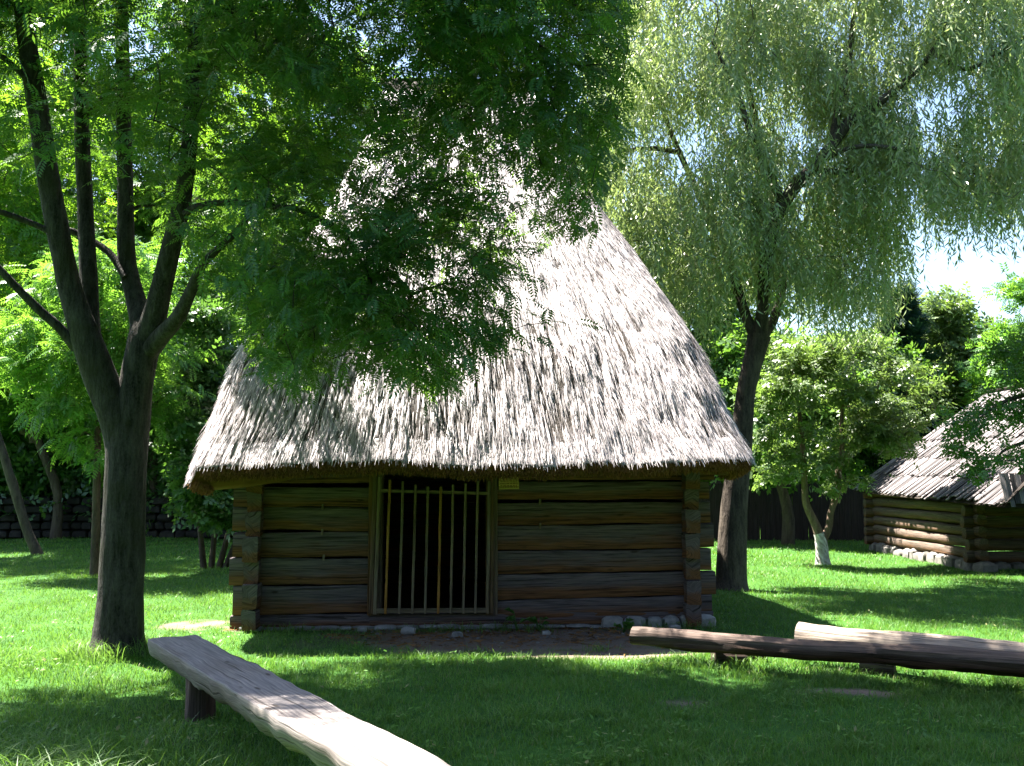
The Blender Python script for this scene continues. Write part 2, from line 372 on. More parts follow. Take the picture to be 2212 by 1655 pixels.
for (y0,y1,dens,wd,ht) in ((4.2,6.5,4200,.0055,.060),(6.5,9.5,3400,.006,.058),(9.5,14,1900,.008,.058),(14,20,800,.012,.06),(20,32,330,.019,.065)):
    xl=lambda y: .60*y+1.3
    area=(y1-y0)*(xl(y0)+xl(y1)); n=int(area*dens)
    y=y0+(y1-y0)*rng.random(n); x=(rng.random(n)*2-1)*xl(y1); k=np.abs(x)<xl(y); x,y=x[k],y[k]
    dmk=dirtmask(x,y); cl=vnoise(x,y,3,4)*.6+vnoise(x,y,9,5)*.4
    k=(rng.random(len(x))>dmk*1.15)&(rng.random(len(x))<.25+1.15*cl); x,y,cl=x[k],y[k],cl[k]
    h=ht*(.45+.8*rng.random(len(x)))*(.6+.9*cl)
    acc(*blades(x,y,h,wd*(.7+.6*rng.random(len(x))),.25+.7*rng.random(len(x)),2 if y1<10 else 1))
n=14000; y=4.3+11*rng.random(n)**1.5; x=(rng.random(n)*2-1)*(.53*y+.4); k=(vnoise(x,y,1.4,14)*.6+vnoise(x,y,4.5,15)*.4>.56)&(dirtmask(x,y)<.3); x,y=x[k],y[k]; n=len(x)
a=rng.random(n)*6.28; L=.011+.016*rng.random(n); d=np.stack([np.cos(a),np.sin(a),rng.normal(0,.3,n)],-1)*L[:,None]; sd=np.stack([-np.sin(a),np.cos(a),rng.normal(0,.3,n)],-1)*(L*.45)[:,None]
c=np.stack([x,y,gh(x,y)+.03+.035*rng.random(n)],-1); V=np.stack([c-d,c+sd,c+d,c-sd],1).reshape(-1,3); o=np.arange(n)[:,None]*4
acc(V,np.concatenate([o+np.array([0,1,2]),o+np.array([0,2,3])]))
lawn=link('lawn_grass', fastmesh('lawn_grass',np.concatenate(Vs),np.concatenate(Fs)), M_GRASS)
tag(lawn,'short mown green lawn grass covering the yard','grass',kind='stuff')
# uncut grass at the foot of the big tree, the corner of the picture and along the logs
Vs=[];Fs=[];nv=0
n=15000; x=-5.2+5.2*rng.random(n); y=4.6+5.4*rng.random(n)
cl=vnoise(x,y,1.7,8); d=np.abs((x+2.6)*3.45+(y-7.65)*2.16)/4.07; left=((x+2.6)*3.45+(y-7.65)*2.16)<-.6
k=left&(rng.random(n)<.15+1.3*(cl-.35)); x,y,cl=x[k],y[k],cl[k]
acc(*blades(x,y,(.07+.13*rng.random(len(x)))*(.6+.8*cl),.004+.003*rng.random(len(x)),.4+.9*rng.random(len(x)),3))
n=7000; x=-3.6+3.1*rng.random(n); y=4.7+1.3*rng.random(n)**1.4; k=(x*3.45+y*2.16)<4.6; x,y=x[k],y[k]
acc(*blades(x,y,.12+.20*rng.random(len(x))**1.5,.005+.004*rng.random(len(x)),.5+1.0*rng.random(len(x)),5))
n=1100; a=rng.random(n)*6.28; r=.22+.25*rng.random(n); x=-3.62+r*np.cos(a); y=9.3+r*np.sin(a)
acc(*blades(x,y,.1+.16*rng.random(n),.005+.002*rng.random(n),.3+.7*rng.random(n),3))
n=1500; tt=rng.random(n); x=1.4+3.4*tt; y=8.75-1.75*tt+(rng.random(n)-.5)*.5
acc(*blades(x,y,.05+.10*rng.random(n),.006+.002*rng.random(n),.3+.8*rng.random(n),3))
n=900; x=np.linspace(-2.9,2.3,n)+rng.normal(0,.05,n); lx=x-HX; y=HY+lx*sh-.1-np.abs(rng.normal(0,.12,n)); k=(vnoise(x,y,2.2,9)>.5); x,y=x[k],y[k]
acc(*blades(x,y,.06+.10*rng.random(len(x)),.006+.002*rng.random(len(x)),.3+.7*rng.random(len(x)),3))
# seedy tufts scattered over the lawn
for c in range(90):
    cx,cy=rng.uniform(-1.2,4.2),rng.uniform(5.4,9.6); n=60; r=np.abs(rng.normal(0,.07,n)); a=rng.random(n)*6.28
    acc(*blades(cx+r*np.cos(a)*1.6,cy+r*np.sin(a),.05+.08*rng.random(n),.005+.002*rng.random(n),.3+.9*rng.random(n),3))
tall=link('uncut_grass', fastmesh('uncut_grass',np.concatenate(Vs),np.concatenate(Fs)), M_TALL)
tag(tall,'long uncut grass with bent stalks beside the bench and tree foot','grass',kind='stuff')

# ------------------------------------------------------------------ thatched barn
barn=empty('thatched_barn',(HX,HY,0),HYAW)
tag(barn,'old log barn with a tall steep straw thatched roof and barred gate','barn')
HW=2.57            # half length of the front logs
# front wall, left of the door then right of it
lz=[(.0,.15),(.16,.45),(.463,.742),(.755,1.015),(1.03,1.275),(1.29,1.495),(1.53,1.72)]
rz0=[(.10,.285),(.295,.56),(.572,.805),(.817,1.072),(1.088,1.322),(1.36,1.548),(1.57,1.74)]
rz1=[(.115,.325),(.335,.585),(.60,.825),(.84,1.095),(1.112,1.335),(1.36,1.55),(1.57,1.74)]
DX0,DX1=-1.13,.245   # door posts' outer faces (barn coordinates)
wl=MB()
for i,(a,b) in enumerate(lz):
    wl.add(*log((-HW+random.uniform(-.02,.03),.09,(a+b)/2),(DX0+.02,.09,(a+b)/2+random.uniform(-.006,.006)),b-a,b-a-random.uniform(0,.012),.17,6,i+1,rough=.014))
for i,((a,b),(c,d)) in enumerate(zip(rz0,rz1)):
    wl.add(*log((DX1-.02,.09,(a+b)/2),(HW+random.uniform(-.02,.05),.09,(c+d)/2),b-a,d-c,.17,6,i+11,rough=.014))
wl.add(*log((-HW,.085,.075),(HW,.085,.10),.14,.13,.16,6,31))                       # sill across
for i in range(3): pass
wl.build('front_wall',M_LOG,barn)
# side walls and back wall, with their ends crossing the corners
D=4.9
for sx,nm in ((-1,'side_wall'),(1,'side_wall')):
    ws=MB(); z=.02
    for i in range(7):
        h=.225+random.uniform(-.03,.03); x=sx*(2.33+random.uniform(-.012,.012)); pr=.17+random.uniform(-.06,.05)
        ws.add(*log((x,-pr,z+h/2),(x,D+.2,z+h/2),h+.004,h-.006,.155,6,40+i+sx*9,rough=.026,segs=60)); z+=h+.006
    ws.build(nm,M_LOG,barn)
wb=MB(); z=.0
for i in range(7):
    h=.24; wb.add(*log((-HW,D-.09,z+h/2),(HW,D-.09,z+h/2),h+.012,h+.012-(.05 if i==5 else 0),.16+.004*(i%2),6,70+i,rough=.012)); z+=h
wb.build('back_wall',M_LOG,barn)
for x0,x1 in ((DX0,DX0+.15),(DX1-.125,DX1)):
    b=MB(); xm=(x0+x1)/2; b.add(*log((xm,.07,.145),(xm,.07,1.70),x1-x0,x1-x0,.19,6,80+x0,up=(1,0,0),rough=.008)); b.build('door_post',M_POST,barn)
b=MB(); b.add(*log((DX0+.15,.09,1.69),(DX1-.125,.09,1.69),.10,.10,.15,6,90)); b.build('door_lintel',M_POST,barn)
# little wedges stuck in the gaps between the logs
for px,pz in ((.70,1.335),(.70,1.08),(.33,1.57),(-1.62,1.285),(-1.62,1.02),(-1.6,.75)):
    b=MB(); b.add(*plank((px,-.015,pz-.03),(px+.004,-.01,pz+.03),.022,.02,(0,1,0))); b.build('wedge',M_BAR,barn,False)
# foundation: field stones under the sill
fs=MB(); x=-2.45; k=0
while x<2.55:
    big=x>1.35; w_=random.uniform(.14,.30) if big else random.uniform(.12,.30); h_=random.uniform(.115,.14) if big else random.uniform(.022,.05)
    fs.add(*stone((x+w_/2,.03+random.uniform(-.05,.02),h_*.42),w_*(1.02 if big else 1.12),.22,h_*1.1,k))
    x+=w_; k+=1
fs.build('foundation',M_STONE,barn)
# gate: outer frame, stiles, rails and eight bars
gate=MB()
gx=lambda u: (u-1106)*.00503-HX
gate.add(*plank((gx(809),-.035,.165),(gx(815),-.035,1.66),.045,.03,(0,1,0)))
gob=gate.build('gate',M_POST,barn,False)
def gpart(name,mat,*a,**k):
    b=MB(); b.add(*plank(*a,**k)); return b.build(name,mat,gob,False)
gpart('frame_post',M_POST,(gx(1062),-.035,.165),(gx(1064),-.035,1.66),.03,.03,(0,1,0))
gpart('stile',M_BAR,(gx(817.5),-.052,.16),(gx(825),-.052,1.60),.038,.022,(0,1,0))
gpart('stile',M_BAR,(gx(1053.5),-.052,.16),(gx(1057),-.052,1.555),.036,.022,(0,1,0))
gpart('rail',M_BAR,(gx(824),-.056,1.455),(gx(1054),-.056,1.425),.012,.034)
gpart('rail',M_BAR,(gx(820),-.056,.195),(gx(1053),-.056,.195),.012,.05)
tops=[847,874,900.8,927,954.5,980,1007,1033]; bots=[840,869,896,923,950,976.8,1002.5,1028]; ty=[1037,1040,1047,1051,1051,1047,1045,1039]
for i in range(8):
    gpart('bar',M_BARNEW if i in (0,4) else M_BAR,(gx(bots[i]),-.072,.165),(gx(tops[i]),-.074,1.6+(1030.6-ty[i])*.00498),.026,.016,(0,1,0),jit=.002)

# thatch --------------------------------------------------------------
EZ=1.775; RZ=6.92
def prof(tt):      # straight hip with a slight belly low down and a slight hollow above
    return tt
def rpt(p, tt, out=0.0):
    """p in [0,4): way round the roof from front-left corner; tt 0 at the eave, 1 at the ridge; barn coordinates"""
    p=np.asarray(p,float)%4; tt=np.asarray(tt,float); i=np.floor(p).astype(int); f=p-i
    sxx=np.where(i==0,2*f-1,np.where(i==1,1.0,np.where(i==2,1-2*f,-1.0))); syy=np.where(i==0,-1.0,np.where(i==1,2*f-1,np.where(i==2,1.0,1-2*f)))
    n=11+1*tt; k=(np.abs(sxx)**n+np.abs(syy)**n)**(-1/n); k=k*(1+.03*(1-tt))
    s=tt-.055*np.sin(2*math.pi*tt)+.020*np.exp(-((tt-.12)/.08)**2)
    a=2.84*(1-s)+1.0*s+out; sb=tt-.012*np.sin(2*math.pi*tt); b_=(D/2+.98)*(1-sb)+.10*sb+out*.8
    cxx=0.0*(1-tt)-.16*tt; cyy=D/2
    lump=.045*(vnoise(p*7+3,tt*6,1.0,21)-.5)+.03*(vnoise(p*26,tt*16,1.0,22)-.5)
    x=cxx+sxx*k*(a+lump); y=cyy+syy*k*(b_+lump)
    z=EZ+(RZ-EZ)*tt + (1-tt)**3*(.10*(vnoise(p*5,0*p,1.0,23)-.5)+.04*(vnoise(p*22,0*p,1.0,24)-.5)-.17*np.exp(-((p-3.97)/.10)**2)-.10*np.exp(-((p-3.8)/.2)**2)-.05*np.exp(-((p-.02)/.08)**2))
    return np.stack([x,y,z],-1)
NP,NT=420,90
pp=np.linspace(0,4,NP,endpoint=False); tt=np.linspace(0,1,NT)
PP,TT=np.meshgrid(pp,tt); V=rpt(PP.ravel(),TT.ravel())
ii=np.arange(NT-1)[:,None]*NP; jj=np.arange(NP)[None,:]; F=np.stack([ii+jj,ii+(jj+1)%NP,ii+NP+(jj+1)%NP,ii+NP+jj],-1).reshape(-1,4)
lids=np.array([[(NT-1)*NP+k,(NT-1)*NP+k+1,(NT-1)*NP+NP-2-k,(NT-1)*NP+NP-1-k] for k in range(0,NP//2-1)])
roof=link('thatch_roof', fastmesh('thatch_roof',V,np.concatenate([F,lids]),True), M_STRAWBASE, barn)
# straw: bundles of stalks lying down the slope, each a thin folded strip
def roof_frame(p,t_):
    e=.004; P0=rpt(p,t_); Tp=unit(rpt(p+e,t_)-rpt(p-e,t_)); Td=unit(rpt(p,np.maximum(t_-.006,-.02))-rpt(p,t_+.006)); Nn=unit(np.cross(Td,Tp)); 
    return P0,Tp,Td,Nn
def straw_mesh(p,t_,L,wid,lift,skew,name,mat,parent,curl=.3):
    P0,Tp,Td,Nn=roof_frame(p,t_); n=len(p)
    flip=np.sign((Nn*(P0-np.array([0,D/2,2.0]))).sum(-1,keepdims=True)); Nn=Nn*flip
    d=unit(Td+Tp*skew[:,None]+Nn*lift[:,None]); s=unit(np.cross(d,Nn)); roll=(rng.random(n)-.5)*1.4
    s=unit(s*np.cos(roll)[:,None]+Nn*np.sin(roll)[:,None]); hw=(wid/2)[:,None]
    base=P0+Nn*.002; mid=base+d*(L*.5)[:,None]+Nn*.004; tip=base+d*L[:,None]-Nn*(curl*lift*L*.6)[:,None]
    V=np.stack([base-s*hw*.6,base+s*hw*.6,mid-s*hw,mid+s*hw,tip-s*hw*.45,tip+s*hw*.45],1).reshape(-1,3)
    o=np.arange(n)[:,None]*6; F=np.concatenate([o+np.array([0,1,3,2]),o+np.array([2,3,5,4])])
    return link(name, fastmesh(name,V,F), mat, parent)
n=500000
p=np.where(rng.random(n)<.72, rng.random(n)*1.06-.03, 3.0+rng.random(n)*1.0); p=np.where(rng.random(n)<.1,1+rng.random(n)*2,p)
u_=rng.random(n); t_=(1-np.sqrt(1-u_*.86))/1.0; t_=np.clip(t_*1.55,0,.995)
lock=.42*vnoise(p*300,t_*32,1.0,31)+.30*vnoise(p*110,t_*14,1.0,34)+.28*vnoise(p*40,t_*6,1.0,35); k=rng.random(n)<np.clip((lock-.37-.05*(t_<.30))*5.5,.05,1); p,t_,lock=p[k],t_[k],lock[k]; n=len(p)
lift=.02+(.22+.12*(t_<.28))*rng.random(n)**1.5*np.clip(lock*2-.4,.1,1.3)
skew=rng.normal(0,.06,n)+.10*(vnoise(p*30,t_*10,1.0,33)-.5)
straw_mesh(p%4,t_,np.minimum(.08+.16*rng.random(n)**1.4,t_*6+.045),.0028+.0044*rng.random(n)**1.5,lift,skew,'straw',M_STRAW,roof)
# fringe along the eave
n=42000; p=(rng.random(n)*1.3-.22); t_=.003+rng.random(n)**1.5*.035
straw_mesh(p%4,t_,(.025+.045*rng.random(n)+.09*rng.random(n)*(rng.random(n)<.10)),.003+.004*rng.random(n),.05+.14*rng.random(n),rng.normal(0,.12,n),'straw_fringe',M_STRAW,roof)
# thick cut edge and underside
NE=300; pe=np.linspace(0,4,NE,endpoint=False); z0=np.zeros(NE)
ring=[rpt(pe,z0,-.004)+np.array([0,0,-.005])]
nn=vnoise(pe*30,z0,1.0,41)
for o_,dz in ((-.03,-.05),(-.08,-.09),(-.17,-.115),(-.45,-.09),(-.80,-.04),(-1.25,.10)):
    q=rpt(pe,z0,o_); q[:,2]+=dz+.07*(nn-.5)*(1 if dz<-.05 else .2); ring.append(q)
V=np.concatenate(ring); F=[]
for r in range(len(ring)-1):
    for k in range(NE): F.append((r*NE+k,(r+1)*NE+k,(r+1)*NE+(k+1)%NE,r*NE+(k+1)%NE))
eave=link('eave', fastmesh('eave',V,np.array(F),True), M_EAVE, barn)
n=22000; pe=rng.random(n)*1.5-.30; z0=np.zeros(n); a=rng.random(n)
q=rpt(pe%4,z0,-.02-.14*a); q[:,2]+=-.02-.09*np.sqrt(a)+.03*(rng.random(n)-.5)
d=unit(np.stack([rng.normal(0,.35,n),-.45+rng.normal(0,.3,n),-.75+rng.normal(0,.25,n)],-1)); s=unit(np.cross(d,np.stack([rng.normal(0,.3,n),-np.ones(n),rng.normal(0,.3,n)],-1)))
L=(.03+.05*rng.random(n))[:,None]; hw=(.003+.003*rng.random(n))[:,None]
V=np.stack([q-s*hw,q+s*hw,q+d*L+s*hw*.6,q+d*L-s*hw*.6],1).reshape(-1,3); F=np.arange(n)[:,None]*4+np.arange(4)
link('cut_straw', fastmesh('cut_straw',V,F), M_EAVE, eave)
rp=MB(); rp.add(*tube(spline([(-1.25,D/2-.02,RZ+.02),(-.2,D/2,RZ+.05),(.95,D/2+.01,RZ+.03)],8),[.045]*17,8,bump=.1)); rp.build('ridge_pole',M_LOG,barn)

# plaque by the gate
pq=empty('plaque',(HX+(.365*ch+.03*sh),HY+.365*sh-.03*ch,1.545),HYAW)
tag(pq,'small tan wooden plaque with carved lines of text beside the barred gate','sign')
b=MB(); b.add(*plank((-.108,0,0),(.108,0,.004),.022,.155)); b.build('board',M_SIGN,pq,False)
b=MB()
for r in range(7):
    x=-.092; z=.055-r*.0185
    while x<.085:
        l_=random.uniform(.012,.036); l_=min(l_,.092-x)
        V,F=box((x,-.0135,z),(x+l_,-.0105,z+.0065)); b.add(V,F); x+=l_+.007
b.build('lettering',M_INK,pq,False)
for (x_,y_,s_,k_) in ((-1.06,10.62,.16,1),(-.55,10.45,.11,2),(-1.55,10.75,.10,3),(.35,10.62,.09,4),(1.7,10.85,.13,5)):
    b=MB(); b.add(*stone((0,0,s_*.22),s_,s_*.8,s_*.55,k_)); o=b.build('loose_stone',M_STONE,None); o.location=(x_,y_,float(gh(x_,y_)))
    tag(o,{1:'pale pointed field stone on bare earth below the gate',2:'small grey stone on bare earth right of the pale pointed one',3:'small stone by the barn sill left of the gate',4:'tiny stone on the bare earth before the right log wall',5:'stone lying behind the end of the dark log bench'}[k_],'stone','loose stones before the barn')
# straw and grit trodden into the bare earth
n=2600; lx=rng.uniform(-2.6,2.2,n); ly=-np.abs(rng.normal(.55,.5,n)); x=HX+lx*ch-ly*sh; y=HY+lx*sh+ly*ch; k=dirtmask(x,y)>.35; x,y=x[k],y[k]; n=len(x)
a=rng.random(n)*6.28; L=(.012+.06*rng.random(n)**2)[:,None]; W2=(.0022+.004*rng.random(n))[:,None]
d=np.stack([np.cos(a),np.sin(a),rng.normal(0,.12,n)],-1)*L; sd=np.stack([-np.sin(a),np.cos(a),rng.normal(0,.4,n)],-1)*W2; c=np.stack([x,y,gh(x,y)+.008+.006*rng.random(n)],-1)
V=np.stack([c-d-sd,c-d+sd,c+d+sd,c+d-sd],1).reshape(-1,3); F=np.arange(n)[:,None]*4+np.arange(4)
lt=link('straw_litter',fastmesh('straw_litter',V,F),M_EAVE); tag(lt,'bits of fallen straw trodden into the bare earth before the gate','straw litter',kind='stuff')
gr=MB()
for i in range(150):
    lx_,ly_=random.uniform(-2.3,2.0),-abs(random.gauss(.45,.45))-.05; x_,y_=HX+lx_*ch-ly_*sh,HY+lx_*sh+ly_*ch; s_=random.uniform(.012,.045)
    if dirtmask(np.array([x_]),np.array([y_]))[0]>.3: gr.add(*stone((x_,y_,float(gh(x_,y_))+s_*.1),s_,s_*.8,s_*.6,500+i))
o=gr.build('gravel',M_BASESTONE,None); tag(o,'small gravel scattered over the bare earth before the gate','gravel',kind='stuff')
# weeds at the wall
def weed(name,x,y,n_,h,lab):
    r=empty(name,(x,y,0)); tag(r,lab,'plant'); V=[];F=[]; mb=MB(); st=MB()
    for i in range(n_):
        a=random.random()*6.28; hh=h*random.uniform(.3,1); d=np.array([math.cos(a),math.sin(a),0]); L=.09*random.uniform(.7,1.4); s=np.array([-d[1],d[0],0])*L*.35
        base=np.array([0,0,hh*.75])+d*.03; up=np.array([0,0,1.0])
        mb.add([base,base+d*L*.5+up*L*.45-s,base+d*L*.5+up*L*.45+s,base+d*L+up*L*.25],[(0,1,3),(0,3,2)])
        st.add(*tube([(0,0,0),base*.6,base],[.004,.003,.002],5))
    mb.build('leaves',M_WEED,r,False); st.build('stem',M_WEED,r)
weed('weed',.05,10.86,9,.26,'broad leaved weed growing at the sill right of the gate')
weed('weed',.28,10.84,12,.15,'low leafy weed under the log wall beside the taller weed')
weed('weed',1.15,10.70,14,.16,'low bushy weed at the stones behind the dark log bench')

# ------------------------------------------------------------------ trees
def leaf_template(kind):
    if kind=='pinnate':
        V=[];F=[]
        def lf(o,d,L,wd,tw):
            o=np.array(o,float); d=unit(np.array(d,float)); s=np.array([-d[1],d[0],tw]); s=unit(s)*wd/2; k=len(V)
            V.extend([o,o+d*L*.45-s,o+d*L+np.array([0,0,-.05]),o+d*L*.45+s]); F.append((k,k+1,k+2,k+3))
        for i in range(6):
            x=.14+.13*i; L=.34*(1-.35*abs(i-2)/4); z=-.22*x*x
            for sg in (1,-1): lf((x,0,z),(.5,sg*.86,-.12),L,.095,.25*sg)
        lf((.9,0,-.18),(1,0,-.35),.30,.095,0)
        return np.array(V),np.array(F)
    if kind=='pinnate_low':
        V=[];F=[]
        for i in range(4):
            x=.2+.2*i
            for sg in (1,-1):
                o=np.array([x,0,-.15*x*x]); d=unit(np.array([.45,sg*.9,-.15])); s=np.array([-d[1],d[0],.2*sg])*.075; L=.40; k=len(V)
                V.extend([o,o+d*L*.45-s,o+d*L,o+d*L*.45+s]); F.append((k,k+1,k+2,k+3))
        return np.array(V),np.array(F)
    if kind=='oval':
        return np.array([(0,0,0),(.4,-.27,.05),(1,0,-.12),(.4,.27,.05)]),np.array([(0,1,2,3)])
    if kind=='sprig':      # a short twig tip with five leaves
        V=[];F=[]
        for (x,a,L) in ((0.05,1.1,.5),(.2,-1.0,.5),(.42,.9,.5),(.6,-.8,.45),(.75,.05,.45)):
            o=np.array([x,0,0]); d=unit(np.array([math.cos(a),math.sin(a),-.25])); s=np.array([-d[1],d[0],.35*np.sign(a)])*.13; k=len(V)
            V.extend([o,o+d*L*.45-s,o+d*L,o+d*L*.45+s]); F.append((k,k+1,k+2,k+3))
        return np.array(V),np.array(F)
    if kind=='willow':     # one narrow leaf
        return np.array([(0,0,0),(.4,-.10,.02),(1,0,-.06),(.4,.10,.02)]),np.array([(0,1,2,3)])
    if kind=='needle':
        V=[];F=[]
        for i in range(5):
            x=.1+.18*i
            for sg in (1,-1):
                o=np.array([x,0,0]); d=unit(np.array([.7,sg*.7,-.1])); s=np.array([-d[1],d[0],0])*.05; L=.4; k=len(V)
                V.extend([o,o+d*L*.5-s,o+d*L,o+d*L*.5+s]); F.append((k,k+1,k+2,k+3))
        return np.array(V),np.array(F)
def scatter(P, dirs, ups, scale, kind):
    T,Fq=leaf_template(kind); n=len(P); d=unit(dirs); b=unit(np.cross(ups,d)); u=np.cross(d,b)
    Vv=P[:,None,:]+scale[:,None,None]*(T[None,:,0:1]*d[:,None,:]+T[None,:,1:2]*b[:,None,:]+T[None,:,2:3]*u[:,None,:])
    F=(np.arange(n)[:,None,None]*len(T)+Fq[None]).reshape(-1,4)
    return Vv.reshape(-1,3),F
class Skel:
    def __init__(s): s.p=[];s.par=[];s.r=[];s.d=[];s.main=[];s.chains=[]
    def main_limb(s, pts, rad, sub=5, attach=True):
        P=spline(pts,sub); rr=np.interp(np.linspace(0,1,len(P)),np.linspace(0,1,len(rad)),rad)
        par=-1
        if s.p and attach: par=int(np.argmin(np.linalg.norm(np.array(s.p)-P[0],axis=1)))
        s.chains.append(('main',P,rr)); 
        for q,r in zip(P,rr): s.p.append(q);s.par.append(par);s.r.append(r);s.d.append(0);s.main.append(True);par=len(s.p)-1
    def grow(s, targets, step=.22, droop=.0, up=.35, jit=.05, minz=None):
        A=np.array(s.p); rad0=np.array(s.r)
        dist=np.array([np.min(np.linalg.norm(A-t,axis=1)) for t in targets]); 
        cap=len(A)+len(targets)*40; buf=np.zeros((cap,3)); buf[:len(A)]=A; n=len(A)
        ok=np.ones(cap,bool)
        if minz is not None: ok[:len(A)]=A[:,2]>minz
        s.newchains=[]
        for i in np.argsort(dist):
            t=targets[i]; v=t-buf[:n]; d=np.linalg.norm(v,axis=1)
            cost=d+.55*np.maximum(0,-v[:,2])*(1-droop)+.25*np.maximum(0,v[:,2]-.8*d)+np.where(ok[:n],0,50)
            j=int(np.argmin(cost)); o=buf[j]; L=d[j]
            if L<.03: continue
            k=max(2,int(L/step)+1); ctrl=o+(t-o)*.45+np.array([0,0,up*L*(1 if droop<.5 else 1.2)])*.6+rng.normal(0,jit*L,3)
            ids=[j]; par=j
            for q in range(1,k+1):
                f=q/k; pt=(1-f)**2*o+2*f*(1-f)*ctrl+f*f*t+rng.normal(0,.012,3)*(q<k)
                buf[n]=pt; s.p.append(pt);s.par.append(par);s.r.append(0);s.d.append(0);s.main.append(False); par=n; ids.append(n); n+=1
            s.newchains.append(ids)
    def finish(s, tip=.0035, expo=2.3, maxr=.05):
        n=len(s.p); acc=np.zeros(n)
        for i in range(n-1,-1,-1):
            if s.main[i]: continue
            if acc[i]==0: acc[i]=tip**expo
            s.r[i]=min(maxr,acc[i]**(1/expo))
            if s.par[i]>=0 and not s.main[s.par[i]]: acc[s.par[i]]=max(acc[s.par[i]],0)+acc[i]*.999
        return s
    def meshes(s, sides_main=12, sides=5, bump=.08):
        m=MB()
        for _,P,rr in s.chains: m.add(*tube(P,rr,sides_main,bump=bump))
        b=MB()
        for ids in s.newchains:
            P=np.array([s.p[i] for i in ids]); r=[s.r[i] for i in ids]; r[0]=r[1]*1.05
            b.add(*tube(P,r,sides,cap=False))
        return m,b
    def twigpoints(s, frac=.45, per=10, spread=.12):
        out=[];dr=[]
        for ids in s.newchains:
            P=np.array([s.p[i] for i in ids]); k=len(P); f=frac+(1-frac)*rng.random(per); x=f*(k-1); i=np.minimum(x.astype(int),k-2); 
            q=P[i]+(P[i+1]-P[i])*(x-i)[:,None]; tdir=unit(P[i+1]-P[i])
            out.append(q+rng.normal(0,spread,(per,3))*np.array([1,1,.6])); dr.append(tdir)
        return np.concatenate(out),np.concatenate(dr)
def ellipsoid(c, r, n, hollow=0.0):
    v=unit(rng.normal(0,1,(n,3))); q=rng.random(n)**(1/3); q=hollow+(1-hollow)*q
    return np.asarray(c)+v*q[:,None]*np.asarray(r)
def px_limb(pts, y0=None):
    """limb through picture points (u, v, depth, radius in px)"""
    P=[];r=[]
    for (u,v,Y,rp) in pts: P.append(W(u,v,Y)); r.append(rp*Y/2203.0)
    return P,r
def mk_tree(name,label,cat,sk,bark,leafV,leafF,leafmat,group=None,sides=12):
    root=empty(name,tuple(sk.p[0])); tag(root,label,cat,group); off=np.array(sk.p[0])
    m,b=sk.meshes(sides)
    for x in (m,b): x.v=[v-off for v in x.v]
    for V_,g_ in zip(b.v,b.g): pass
    if b.v: m.f += [tuple(i+m.n for i in f) for f in b.f]; m.v += b.v; m.g += b.g; m.n += b.n
    tr=m.build('trunk',bark,root)
    link('crown',fastmesh('crown',leafV-off,leafF),leafmat,root)
    return root,tr

# --- the big rowan in the foreground
sk=Skel()
Y0=9.3
sk.main_limb(*px_limb([(252,1445,9.3,78),(254,1405,9.3,60),(256,1370,9.3,51),(261,1290,9.3,46.5),(266,1150,9.3,45),(272,1000,9.3,44.5),(273,930,9.3,44),(272,880,9.3,30)]),sub=6)
sk.main_limb(*px_limb([(270,1010,9.3,36),(258,915,9.29,41),(222,830,9.25,37),(195,755,9.2,33),(172,690,9.15,27),(148,610,9.1,25.5),(122,480,9.0,24),(97,340,8.9,23),(76,200,8.8,22),(56,70,8.7,20),(40,-150,8.6,17),(20,-500,8.4,11),(30,-850,8.2,5)]))
sk.main_limb(*px_limb([(196,760,9.2,26),(195,700,9.3,20),(191,600,9.4,19),(185,450,9.5,17),(178,300,9.6,16),(174,120,9.7,15),(172,-120,9.9,13),(200,-450,9.9,9),(240,-800,9.7,4)]))
sk.main_limb(*px_limb([(277,1010,9.3,36),(281,915,9.3,40),(296,815,9.3,35),(310,740,9.3,34),(308,700,9.35,27),(292,640,9.45,21),(274,560,9.5,20),(271,430,9.55,18),(268,300,9.6,17),(265,130,9.6,15),(268,-120,9.5,12),(330,-450,9.3,9),(420,-800,9.1,4)]))
sk.main_limb(*px_limb([(316,745,9.3,30),(335,680,9.2,26),(352,610,9.1,23),(372,525,9.0,21),(396,425,8.9,19),(410,300,8.8,17),(416,170,8.7,15.5),(428,10,8.6,14),(450,-180,8.5,12),(560,-480,8.2,9),(700,-800,8.0,4)]))
sk.main_limb(*px_limb([(318,765,9.3,22),(350,725,9.1,19),(385,685,8.9,16.5),(412,630,8.7,13),(440,570,8.5,9),(520,490,8.3,7),(560,420,8.1,5)]))
sk.main_limb(*px_limb([(165,752,9.2,12),(130,710,9.1,10.5),(80,665,9.0,10),(30,615,8.9,9),(-30,555,8.8,8),(-150,480,8.6,6)]))
sk.main_limb(*px_limb([(150,560,9.1,9),(110,505,9.0,7),(50,475,8.9,6.5),(-40,445,8.7,6)]),sub=4)
sk.main_limb(*px_limb([(272,600,9.4,9),(235,545,9.5,8),(170,505,9.6,7),(120,490,9.5,6)]),sub=4)
sk.main_limb(*px_limb([(398,462,8.9,8),(430,445,8.7,7.5),(500,437,8.5,7),(580,445,8.3,6.5),(650,455,8.2,6),(740,505,8.1,5),(800,590,8.1,4.5),(880,625,8.1,3.5)]),sub=4)
sk.main_limb(*px_limb([(430,35,8.6,11),(500,25,8.3,10),(560,10,8.1,9.5),(640,-20,7.9,9),(760,-40,7.8,8),(900,-30,7.9,7),(1050,20,8.1,5.5),(1180,110,8.3,4)]),sub=4)
sk.main_limb(*px_limb([(450,-150,8.5,11),(620,-260,8.5,10),(800,-330,8.6,9),(1000,-320,8.8,8),(1180,-230,9.0,6.5),(1290,-80,9.1,5),(1330,80,9.2,3.5)]),sub=4)
sk.main_limb(*px_limb([(190,250,9.6,7),(235,200,9.4,6),(290,170,9.2,5),(380,110,9.0,4)]),sub=4)
